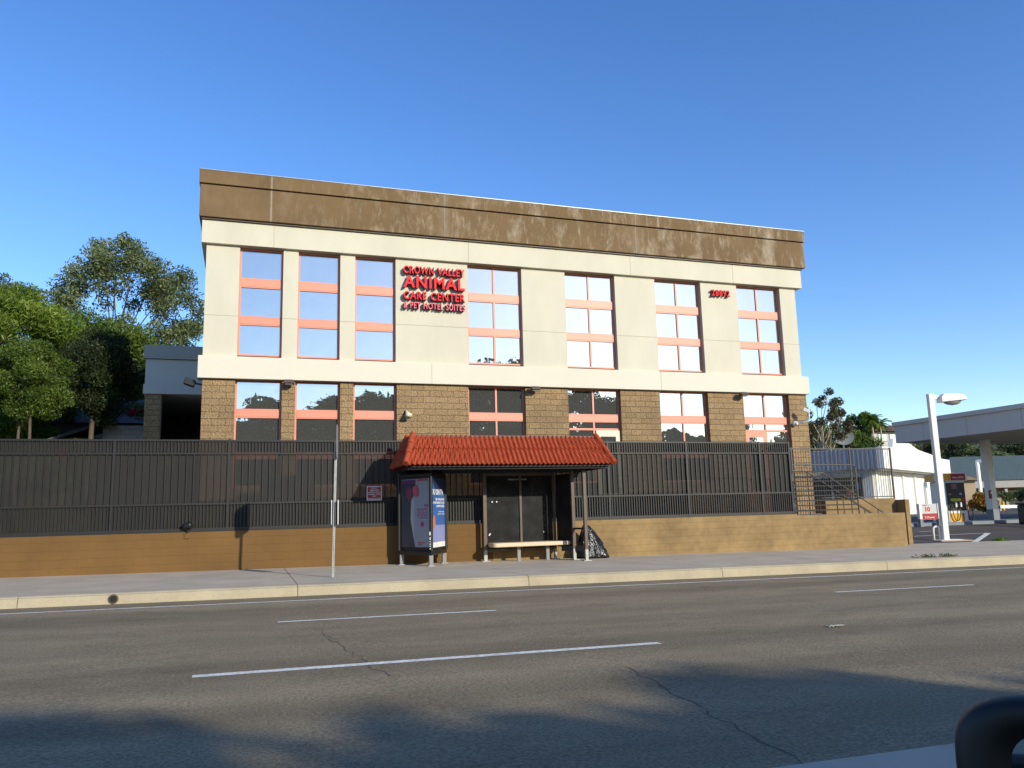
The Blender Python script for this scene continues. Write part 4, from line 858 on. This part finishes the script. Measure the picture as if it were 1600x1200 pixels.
MB(PK).box(-.16, .72, -.135, -.122, 2.33, 2.70).build('yellow_panel', M['yellow'], tp); MB(PK).box(.725, 1.56, -.135, -.122, 2.33, 2.70).build('red_panel', M['dkred'], tp); MB(PK).box(-.235, -.222, -.1, .9, 2.33, 2.70).build('yellow_panel', M['yellow'], tp)
text('2', .12, .22, PK @ T(.55, -.137, 2.40), M['red'], 'lettering', tp, ext=.004, off=.01); text('V-Power NITRO+', .68, .10, PK @ T(.80, -.137, 2.44), M['white'], 'lettering', tp, ext=.004, off=.01)
for x0, x1, z0, z1, mm_, nm in ((.2, .8, 1.15, 1.31, M['lime'], 'lime_label'), (.84, 1.04, 1.15, 1.33, M['dkred'], 'red_label'), (.32, .62, 1.84, 2.14, mat('screen_rose', (.20, .09, .08), .4), 'screen_panel'), (.74, .88, 1.5, 1.62, M['ltblue'], 'sticker'), (.14, .26, 1.5, 1.6, M['tanwall'], 'sticker')):
    MB(PK).box(x0+.42, x1+.42, -.066, -.052, z0, z1).build(nm, mm_, pm)
for z0, z1 in ((1.45, 1.75), (.85, 1.25)): MB(PK).box(.08, .38, -.014, -.002, z0, z1).build('blue_notice', M['ltblue'], pm)
MB(PK).box(.1, .28, -.014, -.002, 1.31, 1.39).build('card_reader', M['black'], pm)
for x in (.84, 1.12): MB(PK).box(x, x+.09, -.14, -.052, .82, 1.10).build('nozzle', M['white'], pm, bevel=.01)
for x0, w2, zb_ in ((.64, .42, .06), (1.50, .26, .05)):
    pts = [PK @ Vector((x0+w2*(.5-.5*math.cos(a)), -.16, .62-(.62-zb_)*math.sin(a))) for a in [math.pi*i/12 for i in range(13)]]
    MB().tube([PK @ Vector((x0, -.09, .95))]+pts+[PK @ Vector((x0+w2, -.09, .85))], .022, 6).build('hose', M['black'], pm, smooth=True)
# price board
p = at(1437, 822, 31.5); SK = frame((p.x, p.y, zlot(p.x, p.y)), CA) @ Matrix.Scale(.82, 4); sb = thing('price_board', 'low red and white board reading 10 between two short posts', 'sign', (35, 35.8, .1))
for x in (0, 1.42):
    q = MB(SK).box(x, x+.2, -.1, .1, .45, 1.38).build('post', M['white'], sb, bevel=.02); MB(SK).box(x-.01, x+.21, -.11, .11, 0, .448).build('post_base', M['island'], q)
q = MB(SK).box(.21, 1.41, -.04, .04, .42, 1.36).build('board', mat('board_grey', (.50, .50, .50), .5), sb); MB(SK).box(.22, 1.40, -.05, -.042, .43, .78).build('red_panel', M['dkred'], q)
text('10', .36, .28, SK @ T(.52, -.051, .90), M['red'], 'lettering', q, ext=.004, off=.03); text('V-Power', .8, .12, SK @ T(.4, -.051, .5), M['white'], 'lettering', q, ext=.004); text('SAVE', .3, .07, SK @ T(.35, -.051, 1.24), M['red'], 'lettering', q, ext=.004)
# fire extinguisher, bin, bollard, guard rail
fx = thing('fire_extinguisher', 'red fire extinguisher box on the canopy column', 'fire extinguisher', (38, 32.5, 1.5)); pe = at(1547, 770, 32.45)
MB().box(pe.x-.07, pe.x+.07, 32.4, 32.5, pe.z-.30, pe.z+.14).build('box', M['dkred'], fx, bevel=.02); MB().box(pe.x-.04, pe.x+.04, 32.385, 32.399, pe.z-.06, pe.z+.06).build('label_plate', M['white'], fx)
tb = thing('trash_bin', 'black and white waste bin at the right edge of the pump island', 'bin', tuple(at(1598, 808, 36)))
p = at(1606, 811, 30.6); MB().box(p.x-.3, p.x+.3, 30.3, 30.9, .2, 1.15).build('body', M['black'], tb, bevel=.06); MB().box(p.x-.24, p.x+.3, 30.28, 30.298, .45, .85).build('panel', M['white'], tb); MB().box(p.x-.34, p.x+.34, 30.26, 30.94, 1.152, 1.26).build('lid', M['black'], tb, bevel=.03)
p = at(1567, 786, 62); bo = thing('bollard', 'yellow bollard beside the white guard rail at the far right', 'bollard', (p.x, 62, .1)); MB().tube([(p.x, 62, 0), (p.x, 62, 1.2), (p.x, 62, 1.26)], [.14, .14, .06], 12).build('post', M['yellow'], bo); MB().tube([(p.x, 62, .8), (p.x, 62, .9)], .145, 12).build('band', M['white'], bo)
p = at(1575, 788, 60); gr = thing('guard_rail', 'white horizontal guard rail at the far right', 'guard rail', (p.x, 60, .1)); MB().bar((p.x-1.5, 60, .75), (p.x+14, 56, .75), .1, .3).build('rail', M['white'], gr)
for k in range(5): MB().box(p.x-1+k*3, p.x-.88+k*3, 60.05-k*.775, 60.17-k*.775, -.2, .7).build('post', M['white'], gr)
# lot planter kerbs far right
for py_, Y_ in ((797, 52), (803, 47)):
    a = at(1490, py_, Y_); MB().box(a.x, a.x+25, Y_, Y_+.2, 0, .28).build('kerb', M['curb'], None, kind='structure')
bush('shrub', 'orange and yellow ornamental grass right of the fuel pump', tuple(at(1531, 797, 50)), .8, 2200, leaf_mat('grass_orange', (.20, .10, .02), (.34, .19, .04), (.45, .28, .08)), 55, .22, (.5, .5, 1.3))
bush('shrub', 'green ornamental shrub beside the canopy column', tuple(at(1543, 799, 51)), .9, 2600, LM['green'], 56, .2, (.8, .7, 1.0))
bush('shrub', 'grey green shrub before the far low building at right', tuple(at(1596, 783, 62)), 1.3, 2000, LM['olive'], 57, .2, (1.4, .8, .6))
# main lamp post
lx_, ly_ = 26.94, 25.56
lp = thing('lamp_post', 'tall white lamp post near the sidewalk at right', 'street lamp', (lx_, ly_, -.14)); top = at(1456, 607, ly_)
LK = frame((lx_, ly_, -.14), -.3)
MB(LK).box(-.11, .11, -.11, .11, .05, 6.0).build('pole', M['white'], lp, bevel=.008)
q = MB(LK).box(-.35, .55, -.3, .3, -.05, .05).build('base_plate', M['white'], lp)
lh = MB(LK)
hz = 5.93
outl = [(.36, hz-.30), (1.44, hz-.22), (1.42, hz-.10), (1.30, hz+.0), (1.05, hz+.05), (.5, hz+.05), (.40, hz-.02), (.36, hz-.1)]
lh.prism(outl, -.22, .22); lh.build('lamp_head', M['white'], lp, bevel=.03)
MB(LK).box(.112, .40, -.06, .06, hz-.16, hz-.0).build('arm', M['white'], lp)
m = MB(LK); vs = [(.9+.38*math.cos(a)*math.cos(b2), .17*math.sin(a)*math.cos(b2), hz-.26-.16*math.sin(b2)) for b2 in (0, .5, 1.0, 1.5) for a in [2*math.pi*i/16 for i in range(16)]]
m.add(vs, [(r_*16+i, (r_+1)*16+i, (r_+1)*16+(i+1) % 16, r_*16+(i+1) % 16) for r_ in range(3) for i in range(16)]); m.build('lens', mat('lamp_lens', (.25, .25, .22), .15), lp, smooth=True)
gp = thing('guard_hoop', 'small bent white pipe at the foot of the lamp post', 'pipe', (lx_-.6, ly_, -.14))
MB(LK).tube([(-.42, .1, 0), (-.42, .1, .42), (-.40, .1, .52), (-.34, .1, .57), (-.2, .1, .58), (-.16, .1, .54), (-.16, .1, 0)], .045, 8).build('pipe', M['white'], gp, smooth=True)
MB(LK).box(-.5, .9, -.6, .6, -.03, .035).build('pole_footing', M['concrete'], None, kind='structure')
# second lamp far
p = at(1535, 790, 55); tp_ = at(1521, 722, 55); l2 = thing('lamp_post', 'smaller white lamp post far behind the fuel pump', 'street lamp', (p.x, 55, 0)); hgt = tp_.z
MB().box(p.x-.12, p.x+.12, 54.9, 55.1, 0, hgt).build('pole', M['white'], l2); MB().box(p.x+.1, p.x+1.4, 54.7, 55.3, hgt-.1, hgt+.22).build('lamp_head', M['white'], l2, bevel=.08)
# shop
sh_ = thing('shop_building', 'white station shop with grey ribbed shaded side and tall parapet', 'building', (35.1, 36.9, 0))
SA = math.atan2(46.6-36.9, 50.5-35.1)
Q = frame((46.3, 48.95, -.464), SA) @ Matrix.Scale(1.32, 4)            # x along the lit face going away right, y into the shop
Ls = 18.2
W = M['white_wall']
MB(Q).box(.9, Ls-.6, .9, 11, -.2, 3.4).build('wall', W, sh_)
# lit parapet with stepped gable outline
MB(Q).prism([(0, 3.42), (Ls, 3.42), (Ls, 4.50), (Ls-4.2, 4.50), (Ls-4.5, 4.62), (8.6, 4.85), (5.2, 5.35), (2.6, 5.28), (2.3, 4.72), (0, 4.68)], -.02, .25).build('parapet', W, sh_)
MB(Q).box(.3, Ls, .26, .89, 3.38, 3.5).build('soffit', W, sh_)
rib = MB(Q); rib.box(.0, .25, .26, 12, 3.42, 4.66)
nr = 46
for k in range(nr): yy = .3+k*(11.7/nr); rib.box(-.05, -.001, yy, yy+.1, 3.42, 4.66)
rib.build('ribbed_fascia', mat('grey_ribbed_metal', (.34, .36, .40), .5), sh_)
m = MB(Q)
for k in range(5): MB(Q).box(1.2+k*3.1, 1.6+k*3.1, .78, .898, -.2, 3.4).build('pilaster', W, sh_)
for k in range(4):
    if k != 1: MB(Q).box(1.75+k*3.1, 4.15+k*3.1, .86, .897, .1, 2.9).build('panel_door', mat('white_panel', (.66, .66, .64), .6), sh_)
MB(Q).box(.86, .898, 1.5, 10.5, .5, 3.0).build('shopfront_window', mat('shop_glass', (.03, .035, .03), .1, var=.8, vs=.8, col2=(.12, .11, .08)), sh_)
for k in range(6): MB(Q).box(.80, .859, 1.45+k*1.8, 1.53+k*1.8, .3, 3.2).build('mullion', M['grey'], sh_)
for k, (yy, zz, mm_) in enumerate(((1.9, 1.1, M['lime']), (2.2, 1.9, M['red']), (1.7, 2.3, M['ltblue']), (2.6, 1.4, M['yellow']))): MB(Q).box(.84, .858, yy, yy+.22, zz, zz+.35).build('poster', mm_, sh_)
MB(Q).box(.3, 4.5, -.9, -.7, -.05, .3).build('kerb_yellow', M['yellow'], None, kind='structure')
MB(Q).box(1.0, 17, .80, .858, -.2, .35).build('plinth', M['bluep'], sh_)
# satellite dish
p = at(1318, 684, 56); ds = thing('satellite_dish', 'grey mesh satellite dish standing behind the corner of the building', 'satellite dish', (p.x, 56, 0))
DM = Matrix.Translation(p) @ Matrix.Rotation(R(-35), 4, 'Z') @ Matrix.Rotation(R(62), 4, 'X'); m = MB(DM); vs = []; 
for r_ in range(7):
    for i in range(28): a = 2*math.pi*i/28; q_ = .82*r_/6+.02; vs.append((q_*math.cos(a), q_*math.sin(a), .25*q_*q_))
m.add(vs, [(r_*28+i, r_*28+(i+1) % 28, (r_+1)*28+(i+1) % 28, (r_+1)*28+i) for r_ in range(6) for i in range(28)])
o = m.build('dish', mesh_screen('dish_mesh', (.30, .30, .30), .8), ds, smooth=True); MB().tube([(p.x, 56.1, -1.5), (p.x, 56.1, p.z)], .07, 8).build('mast', M['grey'], ds)
MB(DM).bar((0, 0, .05), (0, 0, 1.0), .04).build('feed_arm', M['grey'], ds)
# storage roof behind the shop, low wall
# distant building with teal roof
db = thing('store_building', 'long low tan building with dark shingle roof behind the fuel pumps', 'building', (75, 78, 0))
CA = CA2
DK = frame(tuple(at(1490, 780, 74).xy)+(0,), CA)
zt_ = 3.3
MB(DK).box(0, 40, 2.2, 14, -1, 3.2).build('wall', M['tanwall'], db)
MB(DK).box(-1, 41, 0, 2.19, zt_-.45, zt_+.45).box(-1, 41, 2.2, 15, zt_-.05, zt_+.45).build('fascia', M['annex_trim'], db)
m = MB(DK); m.add([(-1.2, -.2, 3.76), (41, -.2, 3.76), (41, 15, 3.76), (-1.2, 15, 3.76), (4, 7, 7.0), (41, 7, 7.0)], [(0, 1, 5, 4), (2, 3, 4, 5), (3, 0, 4), (1, 2, 5), (3, 2, 1, 0)]); m.build('roof', M['teal'], db)
for k in range(7): 
    w_ = MB(DK).box(3+k*4.2, 6+k*4.2, 2.12, 2.198, .2, 2.6).build('window', M['bronze'], db); MB(DK).box(3.1+k*4.2, 5.9+k*4.2, 2.09, 2.118, .3, 2.5).build('pane', mat('shopfront_dark', (.02, .025, .03), .15), w_)
for k in range(7): MB(DK).box(1.4+k*5.0, 1.75+k*5.0, .3, .6, -1, zt_-.46).build('post', M['annex_trim'], db)
ts = thing('tan_building', 'small tan stucco building between the shop and the fuel pump', 'building', tuple(at(1480, 800, 66)))
TK = frame(tuple(at(1462, 795, 68).xy)+(0,), CA)
MB(TK).box(0, 4.6, 0, 6, -1, 3.6).build('wall', M['tanwall'], ts); MB(TK).box(1.2, 3.2, -.05, -.002, 1.9, 2.9).build('window', M['dark'], ts)
m = MB(TK); m.add([(-.6, -.6, 3.6), (5.0, -.6, 3.6), (5.0, 6.6, 3.6), (-.6, 6.6, 3.6), (2.6, 3, 5.0)], [(0, 1, 4), (1, 2, 4), (2, 3, 4), (3, 0, 4), (3, 2, 1, 0)]); m.build('roof', mat('ochre_roof', (.28, .17, .07), .85, var=.1), ts)
MB(TK).box(.5, 2.9, -.3, -.2, .4, 1.6).build('banner', mat('banner_red', (.45, .10, .06), .6, var=.2), ts)
# grass tuft at kerb
bush('grass_tuft', 'small weed tuft at the lot edge by the lamp post', (26.4, 22.72, -.14), .22, 500, LM['green'], 58, .06, (1.6, .6, .6), 'weed')
bush('grass_tuft', 'flat patch of weeds on the kerb top at right', (16.9, 16.35, zs(16.9)-.03), .22, 500, LM['olive'], 59, .04, (3.2, .3, .15), 'weed')

# ================================================================ THE CAMERA'S CAR
ca = thing('car', 'dark car in the near lane of which only the black wing mirror shows', 'car', (0, -.7, 0))
zc = .0
bd = MB(); prof = [(-2.35, .35), (-2.3, .78), (-2.0, .9), (-.9, .93), (1.15, .93), (1.9, .86), (2.25, .72), (2.4, .5), (2.4, .3), (-2.3, .25)]
body = MB(); body.prism(prof[::-1][::-1], -1.55, -1.40); body.prism(prof, .12, .27)
body.prism([(1.15, .32), (2.38, .32), (2.38, .5), (2.24, .70), (1.9, .84), (1.15, .91)][::-1], -1.39, .11); body.prism([(-2.33, .3), (-1.3, .3), (-1.3, .9), (-2.0, .88), (-2.29, .76)][::-1], -1.39, .11); body.box(-1.29, 1.14, -1.39, .11, .25, .33)
body.build('body', M['carpaint'], ca, bevel=.03)
for x in (-1.5, 1.5):
    for y in (-1.63, .15):
        m = MB(); m.tube([(x, y, .32), (x, y+.2, .32)], .32, 28); q = m.build('wheel', M['tyre'], ca); s_ = y+.2 if y > -1 else y
        MB().tube([(x, s_-.01, .32), (x, s_+.01, .32)], .2, 20).build('rim', M['galv'], q)
pc = at(1686, 1218, .66)
fw = Vector((.22, .30, .14)) ; bx = CR.copy(); by = CU.copy(); bz = -CF
bx = (Vector((.60, -.80, 0))).normalized(); by = Vector((.06, .04, 1)).normalized(); by = (by-bx*by.dot(bx)).normalized(); bz = bx.cross(by)
MM = Matrix(((bx.x, by.x, bz.x, pc.x), (bx.y, by.y, bz.y, pc.y), (bx.z, by.z, bz.z, pc.z), (0, 0, 0, 1)))
def ring(a, b, z, cx_=0, cy_=0, n=48, e=3.0):
    out = []
    for i in range(n):
        t_ = 2*math.pi*i/n; c, s = math.cos(t_), math.sin(t_); out.append((cx_+a*abs(c)**(2/e)*(1 if c > 0 else -1), cy_+b*abs(s)**(2/e)*(1 if s > 0 else -1), z))
    return out
prof_ = [(.078, .048, -.004, .018, -.004), (.082, .052, .004, .018, -.004), (.100, .066, .010, .006, 0), (.112, .075, .004, 0, 0), (.116, .079, -.015, 0, 0), (.110, .074, -.05, 0, 0), (.075, .05, -.085, 0, 0), (.01, .01, -.1, 0, 0)]
vs = []; 
for a, b, z, cx_, cy_ in prof_: vs += ring(a, b, z, cx_, cy_)
MB(MM).add(vs, [(r_*48+i, (r_+1)*48+i, (r_+1)*48+(i+1) % 48, r_*48+(i+1) % 48) for r_ in range(7) for i in range(48)]).build('mirror', M['carpaint'], ca, smooth=True)
mirror = D.objects['mirror']
gm = mat('mirror_glass', (.75, .78, .75), .02, metal=1, var=0)
MB(MM).add(ring(.0785, .0485, -.003, .018, -.004), [tuple(range(48))]).build('mirror_glass', gm, mirror)
MB(MM).add([(-.062, -.085+.03, .0103), (-.052, -.085+.03, .0113), (-.046, -.03, .0123), (-.056, -.028, .0113)], [(0, 1, 2, 3)]).build('indicator', M['amber'], mirror)
MB().bar(MM @ Vector((.03, -.05, -.03)), (pc.x+.05, .2, .9), .05, .04).build('mirror_arm', M['carpaint'], mirror)
